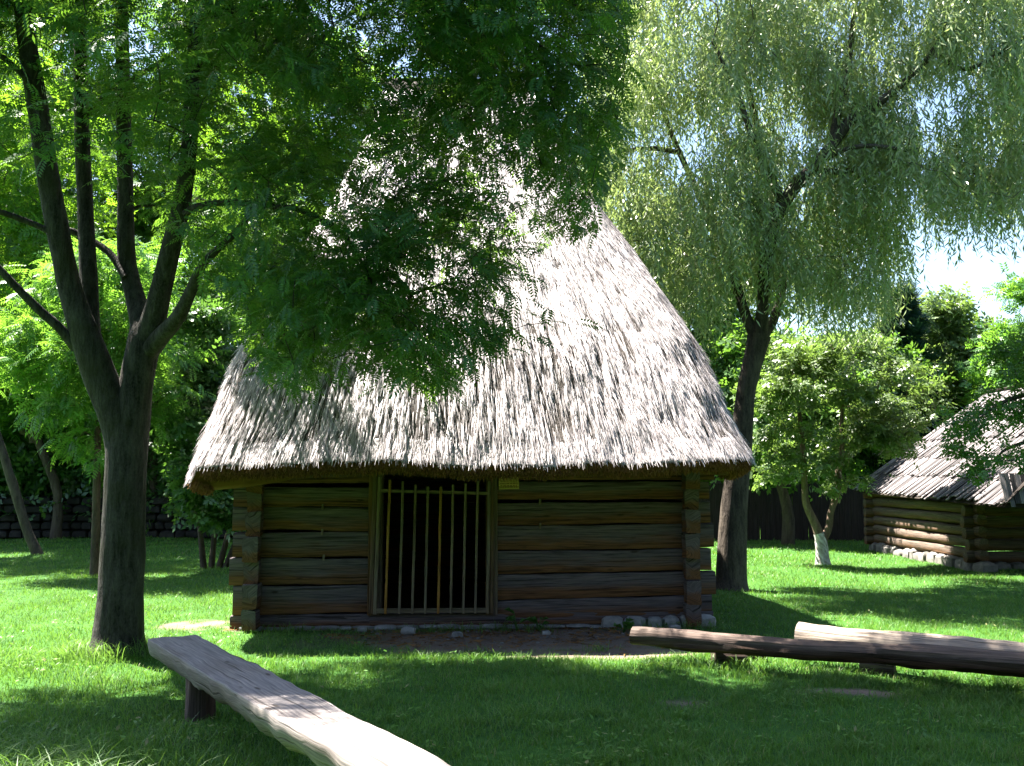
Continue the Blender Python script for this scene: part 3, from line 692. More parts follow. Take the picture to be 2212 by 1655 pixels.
sk.main_limb(*px_limb([(100,240,8.9,8),(60,175,8.7,7),(0,120,8.5,6),(-80,90,8.3,5)]),sub=4)
lowu=[-300,0,150,300,430,500,560,640,720,830,900,950,1010,1130,1250,1265,1215,1300,1345,1350]
lim_u=np.array([-400,0,160,300,430,500,560,640,720,830,905,950,1010,1130,1245,1262,1300,1345,1360]); lim_v=np.array([420,380,360,430,560,640,780,860,760,800,880,905,800,730,720,560,420,330,-200])
def rowan_ok(P):
    u,v=proj(P); lv=np.interp(u,lim_u,lim_v)+rng.normal(0,18,len(u)); 
    back=(P[:,1]<10.2)|(P[:,2]>5.6)|((P[:,0]<-2.0)&(P[:,1]<12.3))
    return (v<lv)&(u<1362)&back
T=[]
# drooping sprays in front of the thatch
n=0
while n<840:
    u=rng.uniform(-120,1350); v=rng.uniform(-200,900); dens=np.interp(u,[-120,300,430,900,1000,1350],[.25,.25,.85,1,.85,.62])
    if u>1000 and v<330: dens=1
    if rng.random()>dens or (v>np.interp(u,lim_u,lim_v)-15): continue
    if vnoise(np.array([u]),np.array([v]),.015,77)[0]<(.20 if (v<150 or (u>1020 and v<300)) else .24 if (u<900 and v>520) else .40): continue
    if u<900 and v<420 and rng.random()<.25: continue
    if 930<u<1240 and 480<v<700 and rng.random()<.5: continue
    Yt=rng.uniform(7.2,9.9) if v>100 else rng.uniform(6.8,10.2)
    T.append(W(u,v,Yt)); n+=1
vis=np.array(T)
upper=np.concatenate([ellipsoid((-1.2,8.6,7.2),(3.3,1.5,1.4),240,.1),ellipsoid((-3.8,9.7,7.2),(2.2,1.6,1.4),230,.1),ellipsoid((-6.2,8.7,6.4),(1.8,1.2,1.5),190),ellipsoid((1.0,9.2,7),(1.6,1.3,1.2),105),ellipsoid((-1.3,7.3,6.3),(1.8,.8,.8),80),ellipsoid((-3.9,8.3,6.8),(1.3,.8,1.0),80),ellipsoid((-3.0,11.4,4.3),(.9,.6,.8),70),ellipsoid((-4.8,8.5,6.2),(1.2,1.0,1.1),200)])
uu,vv=proj(upper); upper=upper[(vv<20)|((uu<1250)&(uu>430)&(vv<300))|(uu<-40)|(upper[:,1]>10.7)&(vv>330)]
sk.grow(np.concatenate([vis,upper]),step=.2,droop=.75,up=.18,jit=.07,minz=3.3)
sk.finish(.0032,2.25,.032)
P,d=sk.twigpoints(.25,20,.17); u,v=proj(P); k=rowan_ok(P); P,d=P[k],d[k]; n=len(P)
hd=unit(d*np.array([1,1,.5])+rng.normal(0,.75,(n,3))*np.array([1,1,.35])+np.array([0,0,-.28]))
up_=unit(np.array([0,0,1.0])+rng.normal(0,.38,(n,3)))
lv,lf=scatter(P,hd,up_,.15+.07*rng.random(n),'pinnate')
rowan,_=mk_tree('rowan_tree','large dark foreground tree with four upright limbs and feathery leaves beside the plank bench','tree',sk,M_BARK,lv,lf,M_ROWAN,sides=16)
print('rowan leaves',n)

# --- the weeping willow behind the barn
sk=Skel(); yw=15.0
sk.main_limb(*px_limb([(1578,1275,yw,44),(1580,1245,yw,34),(1583,1150,yw,30),(1592,1040,yw,27.5),(1602,950,yw,24),(1611,850,yw,21),(1626,785,yw,22),(1640,725,yw,26)]),sub=6)
sk.main_limb(*px_limb([(1640,735,yw,18),(1648,660,14.9,13),(1655,560,14.8,16),(1672,480,14.7,16),(1712,410,14.6,14),(1752,365,14.5,14),(1790,322,14.4,13),(1840,258,14.3,12),(1895,225,14.2,10),(1960,170,14.1,8),(2025,95,14,6),(2060,-40,14,4)]))
sk.main_limb(*px_limb([(1636,735,yw,15),(1610,680,15.1,11),(1585,600,15.3,11),(1560,520,15.4,9),(1500,400,15.3,7),(1440,260,15.2,5),(1400,100,15.2,3)]))
sk.main_limb(*px_limb([(1645,730,yw,14),(1675,680,15.4,10),(1690,600,15.8,9),(1670,480,16.2,9),(1640,300,16.3,8),(1600,100,16.3,6),(1580,-150,16.3,4)]))
sk.main_limb(*px_limb([(1795,318,14.4,10),(1812,230,14.6,8),(1835,120,14.8,7),(1850,-30,15,6),(1860,-200,15,4)]),sub=4)
sk.main_limb(*px_limb([(1765,352,14.5,8),(1820,325,14.2,6),(1880,315,14,5),(1960,325,13.8,4)]),sub=4)
sk.main_limb(*px_limb([(1755,368,14.5,8),(1830,370,14.8,6),(1900,352,15,5),(2000,360,15.2,4)]),sub=4)
sk.main_limb(*px_limb([(2010,110,14,6),(2080,150,13.8,5),(2150,120,13.6,4),(2230,70,13.5,3)]),sub=4)
sk.main_limb(*px_limb([(1690,440,14.7,10),(1640,330,14.2,8),(1590,200,13.9,6),(1540,90,13.7,4)]),sub=4)
sk.main_limb(*px_limb([(1470,330,15.3,6),(1400,320,15,5),(1330,330,14.8,4)]),sub=4)
T=[]; n=0
while n<1060:
    u=rng.uniform(1235,2330); v=rng.uniform(-330,690)
    top=np.interp(u,[1235,1300,1400,2330],[260,-60,-330,-330]); bot=np.interp(u,[1235,1330,1420,1500,1570,1640,1720,1900,1945,1990,2330],[470,540,620,660,600,560,610,660,540,430,430])
    if not(top<v<bot): continue
    if 1960<u<2080 and 120<v<230: continue
    if vnoise(np.array([u]),np.array([v]),.009,55)[0]<(.10 if u<1600 else .2): continue
    T.append(W(u,v,rng.uniform(13.9,17.4) if 1600<u<1960 else rng.uniform(13.3,16.8))); n+=1
T=np.array(T); k=~((T[:,0]<2.9)&(T[:,1]<14.6)&(T[:,2]<4.0)); T=T[k]
sk.grow(T,step=.3,droop=.3,up=.35,jit=.08,minz=4.0); sk.finish(.004,2.2,.05)
# hanging shoots
ns=14; B,_d=sk.twigpoints(.3,ns,.16); n=len(B); Ls=.35+.75*rng.random(n); per=16
hor=unit(rng.normal(0,1,(n,3))*np.array([1,1,0])+np.array([0,0,1e-6]))
f=(np.arange(per)+.5)/per
Q=B[:,None,:]+hor[:,None,:]*(.16*np.sin(f*2.2))[None,:,None]*Ls[:,None,None]+np.array([0,0,-1.0])*(f**1.15)[None,:,None]*Ls[:,None,None]
Q=Q.reshape(-1,3); n2=len(Q)
dd=unit(np.repeat(hor,per,0)*.2+rng.normal(0,.5,(n2,3))*np.array([1,1,.3])+np.array([0,0,-.75]))
uq,vq=proj(Q); vb=np.interp(uq,[1235,1330,1420,1500,1570,1640,1720,1900,1945,1990,2330],[550,620,710,770,720,680,720,770,690,630,610])
k=(vq<vb+rng.normal(0,18,n2)); Q,dd=Q[k],dd[k]
lv,lf=scatter(Q,dd,unit(rng.normal(0,1,(len(Q),3))),.085+.065*rng.random(len(Q)),'willow')
willow,_=mk_tree('willow_tree','tall weeping willow with pale hanging leaves and curved trunk behind the thatched barn','tree',sk,M_BARKW,lv,lf,M_WILLOW,sides=14)
print('willow leaves',len(Q))

# --- generic trees for the middle and far distance
def tree(name,label,cat,limbs,blobs,nt,per,kind,scale,leafmat,bark,group=None,step=.35,spread=.22,droop=.3,up=.3,minz=1.2,flat=.6,clear=None,tip=.005,maxr=.05,sides=10):
    sk=Skel()
    for pts,rad in limbs: sk.main_limb(pts,rad,sub=4)
    tot=sum(b[1][0]*b[1][1]*b[1][2] for b in blobs)
    T=np.concatenate([ellipsoid(c,r,max(4,int(nt*r[0]*r[1]*r[2]/tot)),.25) for c,r in blobs])
    if clear is not None: T=T[clear(T)]
    sk.grow(T,step=step,droop=droop,up=up,jit=.08,minz=minz); sk.finish(tip,2.2,maxr)
    P,d=sk.twigpoints(.35,per,spread)
    if clear is not None: k=clear(P); P,d=P[k],d[k]
    n=len(P); hd=unit(d*.8+rng.normal(0,.8,(n,3))*np.array([1,1,.5])+np.array([0,0,-.2])); up_=unit(np.array([0,0,flat])+rng.normal(0,.5,(n,3)))
    lv,lf=scatter(P,hd,up_,scale*(.75+.5*rng.random(n)),kind)
    return mk_tree(name,label,cat,sk,bark,lv,lf,leafmat,group,sides)
def stem(x,y,h,r,leanx=0,leany=0,z0=-.1):
    return ([(x,y,z0),(x+leanx*.15,y+leany*.15,h*.3),(x+leanx*.5,y+leany*.5,h*.65),(x+leanx,y+leany,h)],[r*1.35,r,r*.8,r*.35])

# whitewashed fruit tree
q=G(1780,1222); yb=q[1]
L1=px_limb([(1778,1228,yb,17),(1776,1200,yb,13),(1773,1168,yb,12),(1760,1130,yb,9),(1742,1090,yb,8),(1738,1050,yb,7),(1735,980,yb-.2,6),(1725,880,yb-.3,4),(1712,800,yb-.4,2)])
L2=px_limb([(1774,1175,yb,9),(1790,1140,yb,8),(1795,1105,yb,7),(1810,1060,yb,7),(1812,1010,yb,7),(1820,960,yb+.1,6),(1818,900,yb+.2,4),(1830,800,yb+.2,2)])
c=lambda u,v,dy=0: tuple(W(u,v,yb+dy))
root,tr=tree('fruit_tree','small forked fruit tree with whitewashed trunk foot on the lawn','tree',[L1,L2],
  [(c(1740,960),(.8,.8,.5)),(c(1665,930,.1),(.45,.5,.35)),(c(1650,840,.2),(.5,.5,.3)),(c(1990,820,0),(.4,.4,.3)),(c(1960,940,-.3),(.5,.5,.2)),(c(1690,760,.2),(.6,.6,.3)),(c(1880,760,.3),(.7,.7,.4)),(c(1840,900,.2),(.85,.9,.6)),(c(1720,830,-.3),(.9,.9,.6)),(c(1930,870,-.2),(.75,.8,.55)),(c(1690,1040,.2),(.45,.6,.3)),(c(1830,1050),(.6,.6,.22)),(c(1900,960),(.6,.6,.5)),(c(1790,780),(1.0,.9,.5))],
  185,36,'sprig',.16,M_PLUM,M_BARKL,spread=.12,minz=1.1,droop=.4,tip=.004,maxr=.03)
# lime wash: a coat on the lower trunk, standing a hair proud of the bark
P,r=px_limb([(1778,1226,yb,17.6),(1776,1200,yb,13.8),(1773,1168,yb,13.0),(1768,1152,yb,10.8)]); mb=MB(); V_,F_,g_=tube(spline(P,6),np.interp(np.linspace(0,1,19),[0,.33,.67,1],r),14,cap=False,bump=.06); mb.add(np.array(V_)-P[0]+(P[0]-np.array(root.location)),F_,g_)
mb.build('lime_wash',M_LIME,tr)

# left background: backlit trees
GB='backlit trees beyond the lawn on the left'
b=G(203,1247); P,r=px_limb([(203,1252,b[1],11),(205,1200,b[1],9.5),(208,1100,b[1],8.5),(210,1000,b[1],8),(212,900,b[1]+.1,6.5),(216,760,b[1]+.2,5),(220,600,b[1]+.2,3)])
cc=lambda u,v,Y: tuple(W(u,v,Y))
tree('young_ash_tree','slim straight young tree with bright feathery leaves just left of the big trunk','tree',[(P,r)],
  [(cc(150,900,b[1]-.4),(.75,.7,.35)),(cc(185,970,b[1]-.3),(.5,.6,.3)),(cc(280,800,b[1]+.3),(1.0,1,.7)),(cc(110,760,b[1]),(1.2,1.1,.7)),(cc(330,860,b[1]+.4),(.5,.5,.4)),(cc(240,620,b[1]+.4),(1.3,1.2,.8))],
  150,22,'pinnate',.30,M_ASH,M_BARKB,GB,spread=.16,minz=1.8,droop=.6,up=.15,flat=1.0)
b=G(75,1200)
P,r=px_limb([(84,1203,b[1],12),(60,1150,b[1],10),(38,1080,b[1],10),(10,990,b[1],9),(-30,850,b[1],8),(-60,650,b[1],6),(-70,400,b[1],3)])
tree('leaning_tree','dark tree leaning left at the far left edge of the lawn','tree',[(P,r)],[(cc(-40,560,b[1]),(2.2,1.6,1.5)),(cc(80,380,b[1]+.5),(2.0,1.6,1.3)),(cc(-60,250,b[1]),(2.2,1.6,1.4)),(cc(40,760,b[1]+.3),(1.3,1.2,.8))],190,34,'pinnate_low',.27,M_BACKL,M_BARKB,GB,spread=.28,minz=2.4,droop=.5)
far=[(120,1165,26.5,9,'dark straight trunked tree right of the leaning tree',[(40,820,2.2,1.5),(40,620,2.3,1.8),(180,430,2.4,1.9),(90,200,2.5,1.8),(150,-20,2.2,1.5)],M_BACKL),
     (330,1163,27.5,9,'bright leafy tree seen right behind the big trunk fork',[(330,840,2.2,1.5),(330,640,2.2,1.9),(420,430,2.2,1.8),(330,230,2.2,1.7),(450,60,1.9,1.4)],M_BACKL),
     (560,1164,25.5,8,'leafy tree rising behind the left end of the thatched roof',[(560,860,2.2,1.4),(540,700,2.0,1.8),(700,400,2.0,1.9),(690,230,2.0,1.8),(600,520,2.1,1.8),(560,320,2.2,1.7),(660,150,2.0,1.5)],M_BACKL),
     (-60,1165,29,9,'tall tree at the left edge behind the leaning tree',[(-80,780,2.8,1.8),(-60,500,3.0,2.2),(0,250,2.6,2.0),(-100,20,2.6,1.8)],M_BACKL)]
for (u,v,Y,hh,lab,bl,mt) in far:
    x0,y0,_=W(u,v,Y); base=np.array([x0,Y,0]); topc=W(bl[-1][0],bl[-1][1],Y)
    mid=W(bl[0][0],bl[0][1],Y)
    limbs=[([base+(0,0,-.1),base+(0,0,1.2),(base+mid)/2+(0,0,.5),mid,topc],[.15,.12,.11,.10,.04])]
    for (a,b_,_1,_2) in bl[1:3]:
        e=W(a,b_,Y+rng.uniform(-.8,.8)); limbs.append(([mid*.6+base*.4,mid*.5+e*.4+base*.1,e],[.1,.08,.03]))
    tree('broadleaf_tree',lab,'tree',limbs,[(W(a,b_,Y+rng.uniform(-.7,.7)),(r1,r1*.8,r2*.8)) for (a,b_,r1,r2) in bl],330,50,'pinnate_low',.28,mt,M_BARKB,GB,spread=.34,minz=1.8,droop=.4,step=.5)
# shrub beside the barn
b=np.array(W(455,1170,18.0)); b[2]=0
limbs=[([b+(dx*.2,0,-.05),b+(dx*.5,.1,.9),b+(dx,.2,h)],[.06,.045,.015]) for dx,h in ((-.5,2.3),(.1,3.0),(.7,2.4),(1.2,2.2))]
tree('leafy_shrub','glossy broad leaved shrub growing past the left corner of the thatched barn','shrub',limbs,[(cc(450,960,17.6),(.75,.7,.55)),(cc(410,880,18),(.6,.6,.45)),(cc(500,1060,17.6),(.55,.6,.4)),(cc(430,1010,17.4),(.45,.5,.3)),(cc(470,800,18.2),(.8,.7,.5)),(cc(520,920,18.2),(.6,.7,.5)),(cc(420,700,18.4),(.7,.7,.4)),(cc(470,1090,17.3),(.6,.5,.35)),(cc(420,1060,17.2),(.4,.4,.3)),(cc(500,1120,17.2),(.4,.4,.25))],200,34,'sprig',.22,M_BUSH,M_BARKB,spread=.14,minz=.5)
# right background
GR='trees beyond the lawn on the right'
right=[(1700,24.0,[(1660,960,1.3,.9),(1720,850,1.4,1.0),(1640,800,1.3,1.0)],.30,'low bushy tree behind the willow trunk',M_MID,'sprig'),
       (1560,26.5,[(1470,760,1.8,1.5),(1540,620,2.0,1.5),(1420,560,1.6,1.4),(1600,820,1.4,1.1)],.30,'tall leafy tree standing behind the right roof edge and willow',M_MID,'sprig'),
       (1830,27.5,[(1800,930,1.7,1.2),(1860,820,1.7,1.1),(1780,780,1.5,1.0)],.3,'rounded green tree behind the whitewashed fruit tree',M_MID,'sprig'),
       (2060,29.0,[(2060,860,1.5,1.2),(2075,760,1.3,1.1),(2040,690,.8,.8)],.3,'pale green loose tree behind the shingled barn ridge',M_PLUM,'sprig'),
       (2140,31.0,[(2130,870,1.6,1.0),(2150,770,1.1,.9),(2110,800,1.2,.9)],.3,'airy light tree behind the shingled barn with sky around its top',M_PLUM,'pinnate_low'),
       (2230,27.0,[(2225,800,1.3,1.4),(2215,690,.9,1.1),(2240,900,1.5,1.1)],.3,'bright green tree at the right edge above the shingled barn',M_ASH,'pinnate_low')]
for (u,Y,bl,sc,lab,mt,kd) in right:
    x0=W(u,1100,Y)[0]; base=np.array([x0,Y,0]); mid=W(bl[0][0],bl[0][1],Y); tp=W(bl[-1][0],bl[-1][1],Y)
    limbs=[([base+(0,0,-.1),base+(0,0,.9),mid,tp],[.17,.13,.09,.03])]
    tree('broadleaf_tree',lab,'tree',limbs,[(W(a,b_,Y+rng.uniform(-.5,.5)),(r1,r1*.85,r2)) for (a,b_,r1,r2) in bl],170,40,kd,sc,mt,M_BARKB,GR,spread=.26,minz=.6,droop=.35,step=.45)
# dark fir
base=np.array(W(1955,1100,28.0)); base[2]=0; sk=Skel(); sk.main_limb([base+(0,0,-.1),base+(0,0,3),base+(.05,0,7.0)],[.2,.14,.02],sub=5); T=[]
for i in range(230):
    z=rng.uniform(.8,6.8); rr=1.75*(1-z/7.1)**.75+.12; a=rng.random()*6.28; q=rr*rng.uniform(.35,1); T.append(base+(q*math.cos(a),q*math.sin(a),z-.25*q))
sk.grow(np.array(T),step=.35,droop=1.0,up=-.05,jit=.04,minz=.7); sk.finish(.005,2.2,.03)
P,d=sk.twigpoints(.2,46,.13); n=len(P); hd=unit(d+rng.normal(0,.5,(n,3))+np.array([0,0,-.2])); lv,lf=scatter(P,hd,unit(np.array([0,0,1.0])+rng.normal(0,.3,(n,3))),.24+.1*rng.random(n),'needle')
mk_tree('fir_tree','dark blue green fir behind the fruit tree left of the shingled barn','tree',sk,M_BARKB,lv,lf,M_FIR)
# tree outside the right edge whose bough hangs before the shingled barn
bx=np.array([9.3,14.2,0.0])
limbs=[([bx+(0,0,-.1),bx+(0,.05,1.6),bx+(-.2,.1,3.2),bx+(-.5,.1,5.0)],[.2,.16,.12,.05]),([bx+(-.15,.1,2.7),bx+(-.9,0,3.0),cc(2190,860,14.0),cc(2120,900,13.9)],[.07,.05,.03,.012]),([bx+(-.1,.1,2.2),bx+(-.8,.1,2.4),cc(2200,960,14.1),cc(2150,990,14.0)],[.06,.04,.025,.012])]
tree('overhanging_tree','tree at the right edge whose leafy bough hangs before the shingled roof','tree',limbs,[(cc(2130,910,13.9),(.45,.5,.28)),(cc(2200,850,14),(.5,.5,.3)),(cc(2170,985,14),(.32,.4,.14)),(cc(2270,800,14.1),(.9,.8,.6)),(cc(2050,960,13.9),(.22,.3,.12)),(cc(2110,1010,13.8),(.3,.3,.1)),(cc(2190,920,13.8),(.4,.4,.25)),(cc(2080,900,13.9),(.3,.3,.15)),(tuple(bx+(-.4,0,4.6)),(1.3,1.2,1.0))],230,24,'sprig',.13,M_MID,M_BARKB,spread=.11,minz=2.0,tip=.003,maxr=.02)
# woodland closing the view behind everything
P=[];
for i in range(52000):
    u=rng.uniform(-500,2750); Y=rng.uniform(33,42); x=(u-1106)/2203*Y; top=np.interp(u,[-500,0,700,900,1400,1900,2000,2750],[9,9,9.5,7,6.2,5.0,3.8,3.6])
    P.append((x,Y,top*rng.random()**.8))
P=np.array(P); n=len(P)
keep=(P[:,2]<np.interp(P[:,0],[-30,30],[10,10])*(.55+.6*vnoise(P[:,0],P[:,1],.35,66))); P=P[keep]; n=len(P)
lv,lf=scatter(P,unit(rng.normal(0,1,(n,3))),unit(rng.normal(0,.7,(n,3))+np.array([0,0,.6])),.42+.2*rng.random(n),'sprig')
wd=link('woodland',fastmesh('woodland',lv,lf),M_BACKL); tag(wd,'dense green woodland closing the view behind the yard','woodland',kind='stuff')
P=[]
# unseen foliage added close behind and beside the camera to cut sky fill
for i in range(22000):
    a=rng.uniform(R(-165),R(22)); rr=rng.uniform(8.5,16)*(1 if rng.random()<.8 else 1.3); x,y=rr*math.cos(a)*1.35,rr*math.sin(a)
    if y>7 or (x>9 and y>3 and x<13): continue
    P.append((x,y-1.5,rng.uniform(1.0,9)))
P=np.array(P); n=len(P); lv,lf=scatter(P,unit(rng.normal(0,1,(n,3))),unit(rng.normal(0,.7,(n,3))+np.array([0,0,.6])),1.0+.2*rng.random(n),'sprig')
gv=link('woodland',fastmesh('woodland',lv,lf),M_SHADE); tag(gv,'unseen dark woodland added behind and beside the photographer to cut sky light','woodland',kind='stuff')
# low hedge-like undergrowth along the back wall
P=[]
for i in range(42000):
    x=rng.uniform(-20,4); yy=rng.uniform(26.5,31.5); P.append((x,yy,rng.random()**.9*(4.6+1.2*math.sin(x*1.1)*.5)))
P=np.array(P); P=P[(P[:,1]>27.3)|((P[:,2]>.45)&(rng.random(len(P))<.6))]; n=len(P); lv,lf=scatter(P,unit(rng.normal(0,1,(n,3))),unit(rng.normal(0,.7,(n,3))+np.array([0,0,.6])),.3+.14*rng.random(n),'sprig')
ug=link('undergrowth',fastmesh('undergrowth',lv,lf),M_BUSH); tag(ug,'dark undergrowth behind the low stone wall','undergrowth',kind='stuff')

# ------------------------------------------------------------------ stone wall and fence at the back
sw=MB(); k=0
for row in range(5):
    x=-19+random.random()*.3
    while x<-1.5:
        l_=random.uniform(.25,.55); sw.add(*stone((x+l_/2,27.0+random.uniform(-.05,.05),.11+row*.215),l_*.98,.42,.225,k)); x+=l_; k+=1
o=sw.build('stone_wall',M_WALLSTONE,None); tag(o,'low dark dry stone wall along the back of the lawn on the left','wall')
fe=empty('plank_fence',(2.0,26.3,0)); tag(fe,'dark vertical plank fence behind the willow and the fruit tree','fence')
fp=MB(); x=0
while x<7.2:
    w_=random.uniform(.12,.17); fp.add(*plank((x,0,-.06),(x+random.uniform(-.01,.01),0,1.45+random.uniform(-.06,.05)),w_,.03,(0,1,0))); x+=w_-.006
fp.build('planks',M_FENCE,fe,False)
for z in (.4,1.15):
    b=MB(); b.add(*plank((-.05,.05,z),(7.3,.05,z),.06,.09)); b.build('rail',M_FENCE,fe,False)
for i in range(4):
    b=MB(); b.add(*plank((.1+i*2.3,.13,-.1),(.1+i*2.3,.13,1.4),.12,.12,(0,1,0))); b.build('post',M_FENCE,fe,False)

# ------------------------------------------------------------------ shingled barn on the right
c0=G(1882,1188); c1=G(2107,1232)
ang=math.atan2(c1[1]-c0[1],c1[0]-c0[0])          # left wall runs from c0 (far) to c1 (near)
Lw=float(np.hypot(c1[0]-c0[0],c1[1]-c0[1])); print('barn2',c0,c1,Lw)
b2=empty('shingled_barn',(float(c1[0]),float(c1[1]),0),ang)   # local: x along wall toward the near corner (negative = far), y = to the right of the wall... 
tag(b2,'low log barn with a grey shingle roof half hidden by the fruit tree','barn')
WD=5.0; EV=1.30; RG=3.42
# local y+ points to the left of direction far->near, i.e. which side is the inside?
nrm=np.array([-math.sin(ang),math.cos(ang)]); inside=1 if nrm[0]>0 else -1
b=MB(); z=.16
for i in range(6):
    h=.20; b.add(*log((-Lw-.12,inside*.09,z+h/2),(.15+random.uniform(-.05,.05),inside*.09,z+h/2),h-.012,h-.02,.17,2.6,200+i,rough=.014)); z+=h
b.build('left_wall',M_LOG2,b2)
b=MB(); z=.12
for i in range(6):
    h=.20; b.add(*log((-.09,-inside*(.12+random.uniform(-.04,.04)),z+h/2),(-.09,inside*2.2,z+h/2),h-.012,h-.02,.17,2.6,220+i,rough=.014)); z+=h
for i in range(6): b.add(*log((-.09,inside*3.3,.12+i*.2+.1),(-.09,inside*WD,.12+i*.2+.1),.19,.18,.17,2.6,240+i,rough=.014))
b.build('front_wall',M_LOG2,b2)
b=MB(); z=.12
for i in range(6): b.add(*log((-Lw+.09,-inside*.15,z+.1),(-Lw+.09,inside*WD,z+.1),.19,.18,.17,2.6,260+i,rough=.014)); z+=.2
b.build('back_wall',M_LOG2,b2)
b=MB(); k=300; x=-Lw
while x<0:
    l_=random.uniform(.14,.5); b.add(*stone((x+l_/2,inside*(.06+random.uniform(-.04,.04)),.04+random.uniform(-.02,.03)),l_*1.0,.3,.24+random.uniform(-.05,.04),k)); x+=l_; k+=1
y=.1
while y<WD:
    l_=random.uniform(.18,.4); b.add(*stone((-.05,inside*(y+l_/2),.04),.3,l_*.97,.2,k)); y+=l_; k+=1
b.build('foundation',M_BASESTONE,b2)
g2=MB(); g2.add(*plank((-.03,inside*2.22,.14),(-.03,inside*2.22,1.3),.07,.06,(1,0,0)))
go=g2.build('gate',M_BARNEW,b2,False)
b=MB(); b.add(*plank((-.03,inside*3.28,.14),(-.03,inside*3.28,1.3),.07,.06,(1,0,0))); b.build('frame_post',M_BARNEW,go,False)
for i in range(7):
    b=MB(); b.add(*plank((.0,inside*(2.36+i*.13),.16),(.0,inside*(2.36+i*.13),1.25),.03,.02,(1,0,0))); b.build('bar',M_BAR,go,False)
# roof planes of shingles; hips at both ends
def shingles(mb,a,b_,c_,d_,rows,wid):
    """a,b eave ends; c,d ridge ends (above b and a)"""
    a,b_,c_,d_=[np.array(q,float) for q in (a,b_,c_,d_)]
    nrm_=unit(np.cross(b_-a,d_-a)); 
    if nrm_[2]<0: nrm_=-nrm_
    for r in range(rows):
        t0=r/rows; t1=min(1,(r+1.35)/rows)
        e0,e1=a+(d_-a)*t0,b_+(c_-b_)*t0; f0,f1=a+(d_-a)*t1,b_+(c_-b_)*t1; L=np.linalg.norm(e1-e0); n_=max(1,int(L/wid)); ed=unit(b_-a)
        for i in range(n_):
            s0=i/n_; s1=(i+random.uniform(.78,.95))/n_; j=random.uniform(-.06,.06)
            q0,q1=e0+(e1-e0)*s0,e0+(e1-e0)*s1
            down=unit(f0-e0)
            sl=unit((d_+c_)/2-(a+b_)/2); sl=unit(sl-ed*np.dot(sl,ed)); LL=np.linalg.norm((d_-a)-ed*np.dot(d_-a,ed))*1.35/rows
            LL=min(LL,np.linalg.norm((d_-a)-ed*np.dot(d_-a,ed))*(1-t0)+.05)
            lo=nrm_*(.035+random.uniform(-.012,.03)); hi=nrm_*.004; st=sl*j; th=nrm_*.016
            V=[q0+lo+st,q1+lo+st,q1+hi+sl*LL,q0+hi+sl*LL,q0+lo+st-th,q1+lo+st-th,q1+hi+sl*LL-th,q0+hi+sl*LL-th]
            o=random.random()*50; g=[(o,0,.5),(o,wid,.5),(o+LL,wid,.5),(o+LL,0,.5)]*2; hv=random.uniform(-.3,1.1); g=[(a_,b__,hv) for a_,b__,_ in g]
            mb.add(V,[(0,1,2,3),(7,6,5,4),(0,4,5,1),(1,5,6,2),(2,6,7,3),(3,7,4,0)],g)
OV=.24; ia=lambda y: inside*y
A=(-Lw-.35,ia(-OV),EV); B=(1.60,ia(-OV),EV-.15); Cc=(.95,ia(WD/2),RG); Dd=(-Lw+.55,ia(WD/2),RG); E_=(1.60,ia(WD+OV),EV-.15); F_=(-Lw-.35,ia(WD+OV),EV)
rf=MB(); shingles(rf,A,B,Cc,Dd,6,.085); shingles(rf,B,E_,Cc,Cc,6,.085); shingles(rf,E_,F_,Dd,Cc,6,.2)
rfo=rf.build('shingle_roof',M_SHINGLE,b2,False)
b=MB(); pv=[np.array(q)-np.array((0,0,.03)) for q in (A,B,Cc,Dd,E_,F_)]
b.add(pv,[(0,1,2,3),(1,4,2),(4,5,3,2),(5,0,3)]); b.build('roof_boarding',M_FENCE,rfo,False)
for (q0,q1) in ((Cc,Dd),(B,Cc)):
    b=MB(); b.add(*plank(np.array(q0)+(0,0,.05),np.array(q1)+(0,0,.05),.14,.025)); b.build('ridge_board',M_FENCE,rfo,False)
sg=empty('little_sign',tuple(b2.matrix_basis @ Vector((.02,inside*.35,1.22))),ang)
tag(sg,'tiny yellowish plaque under the eave of the shingled barn','sign')
b=MB(); b.add(*plank((0,-.11,0),(0,.11,0),.02,.15)); b.build('board',M_SIGN,sg,False)
b=MB()
for r in range(4):
    V,F=box((.0115,-.08,.045-r*.03),(.0135,.08,.055-r*.03)); b.add(V,F)
b.build('lettering',M_INK,sg,False)

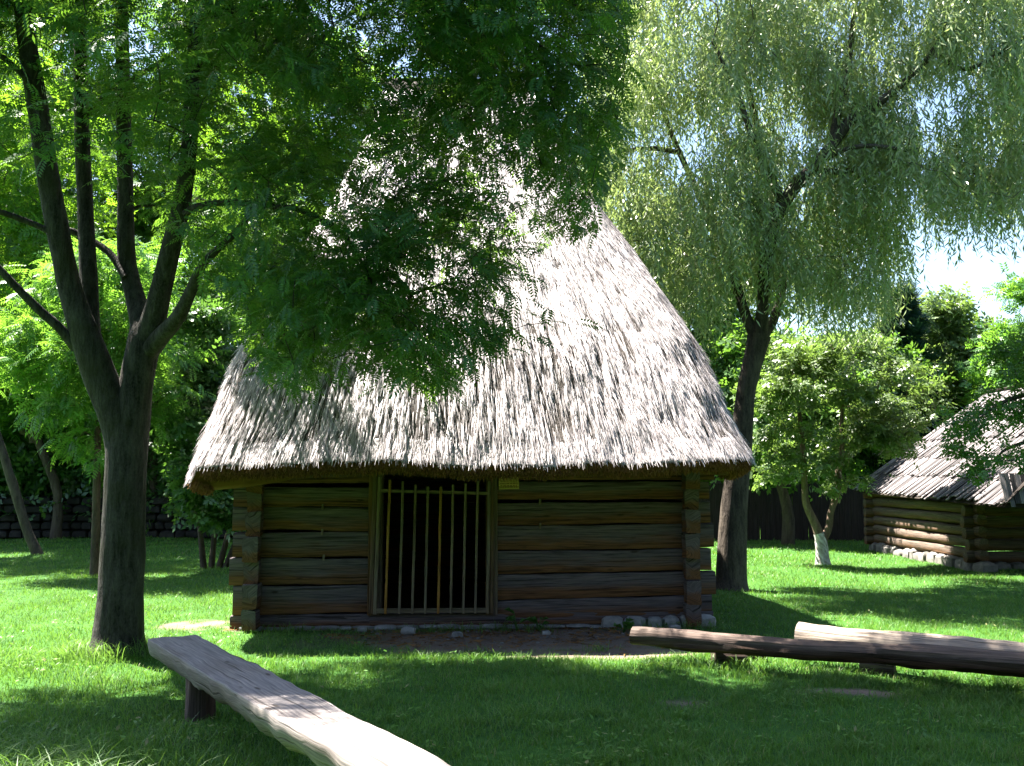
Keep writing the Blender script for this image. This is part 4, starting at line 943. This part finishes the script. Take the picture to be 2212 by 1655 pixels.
# ------------------------------------------------------------------ benches
def slab(p0,p1,wid,th,ztop,segs,seed,taper=1.0):
    """half-log plank: flat top, waney edges, rounded belly"""
    p0=np.array([*p0,ztop]); p1=np.array([*p1,ztop]); d=unit(p1-p0); s=np.array([d[1],-d[0],0]); L=np.linalg.norm(p1-p0); V=[];g=[]
    prof=[(-.5,-.06),(-.485,.0),(-.2,.002),(0,.002),(.2,.002),(.485,.0),(.5,-.06),(.50,-.25),(.46,-.55),(.36,-.82),(.15,-.98),(-.15,-1.0),(-.36,-.84),(-.46,-.55),(-.50,-.25)]
    for i in range(segs+1):
        t=i/segs; w_=wid*(1+(taper-1)*t); e=.035*mnoise.noise(Vector((t*L*1.1,seed,0)))+.012*mnoise.noise(Vector((t*L*6,seed,3)))
        e2=.03*mnoise.noise(Vector((t*L*1.0,seed+20,0)))+.012*mnoise.noise(Vector((t*L*5,seed+20,3)))
        for (a,b_) in prof:
            x=a*w_+(e if a<0 else -e2 if a>0 else 0); z=(b_*th if b_<0 else b_) 
            z+=.010*mnoise.noise(Vector((t*L*2,a*3,seed)))+(.03*mnoise.noise(Vector((t*L*3,a*4+b_*3,seed+7)))+.02*mnoise.noise(Vector((t*L*9,a*6+b_*5,seed+9))) if b_<-.1 else 0)
            V.append(p0+(p1-p0)*t+s*x+np.array([0,0,z])); g.append((seed*3+t*L,a*wid+ (b_*th if b_<0 else 0)*1.1,.5+ (.45 if b_>=0 else -.2)))
    k=len(prof); F=[(i*k+j,i*k+(j+1)%k,(i+1)*k+(j+1)%k,(i+1)*k+j) for i in range(segs) for j in range(k)]+[tuple(range(k)),tuple(range(segs*k,segs*k+k))[::-1]]
    return V,F,g
ba=G(372,1376,.42); bb=G(880,1655,.42); dv=unit(bb-ba); be=bb+dv*1.0
pb=empty('plank_bench',(float(ba[0]),float(ba[1]),0)); tag(pb,'long thick plank bench running from the big tree into the bottom of the picture','bench')
b=MB(); b.add(*slab((0,0),tuple((be-ba)[:2]),.35,.17,.42,90,3.0,1.0)); b.build('seat',M_BENCH,pb)
for f,hgt in ((.20,.30),(1.02,.3)):
    q=(bb-ba)*f; b=MB(); b.add(*log((q[0],q[1],-.05),(q[0],q[1],.27),.20,.19,.17,3,400+f,up=(dv[1],-dv[0],0),rough=.02,segs=10)); b.build('leg',M_DARKLOG,pb)
fa=G(1368,1352,.31); fb=G(2212,1413,.31); fd=unit(fb-fa); fe_=fb+fd*1.1
lb=empty('log_bench',(float(fa[0]),float(fa[1]),0)); tag(lb,'dark log bench resting on short blocks, nearer of the two at right','bench','log benches at right')
b=MB(); b.add(*log((0,0,.31-.08),(*(fe_-fa)[:2],.31-.09),.145,.17,.185,2.8,8,rough=.022,segs=60,axis_jit=.02)); b.build('seat',M_DARKLOG,lb)
for (u,v,sx,hh) in ((1577,1441,.26,.135),(1625,1430,.2,.135),):
    q=G(u,v)-fa; b=MB(); b.add(*log((q[0]-sx/2,q[1]+.03,.05),(q[0]+sx/2,q[1]+.05,.05),.17,.17,.2,4,410+u,rough=.015,segs=8)); b.build('block',M_DARKLOG,lb)
q=(fe_-fa)*.93; b=MB(); b.add(*log((q[0]-.12,q[1]-.05,.05),(q[0]+.12,q[1]+.05,.05),.17,.17,.25,4,440,rough=.015,segs=8)); b.build('block',M_DARKLOG,lb)
ga=G(1728,1346,.34); gb=G(2212,1388,.34); gd=unit(gb-ga); ge=gb+gd*1.4
lb2=empty('log_bench',(float(ga[0]),float(ga[1]),0)); tag(lb2,'pale sunlit log bench lying on the grass behind the dark one','bench','log benches at right')
b=MB(); b.add(*log((0,0,.34-.13),(*(ge-ga)[:2],.34-.13),.26,.27,.27,2.5,14,rough=.02,segs=60,axis_jit=.02)); b.build('seat',M_BENCHSIDE,lb2)
for f in (.2,.85):
    q=(ge-ga)*f; b=MB(); b.add(*log((q[0]-.1,q[1]+.06,.02),(q[0]+.14,q[1]-.06,.02),.14,.14,.18,4,450+f,rough=.015,segs=8)); b.build('block',M_DARKLOG,lb2)
print('objects',len(bpy.data.objects))
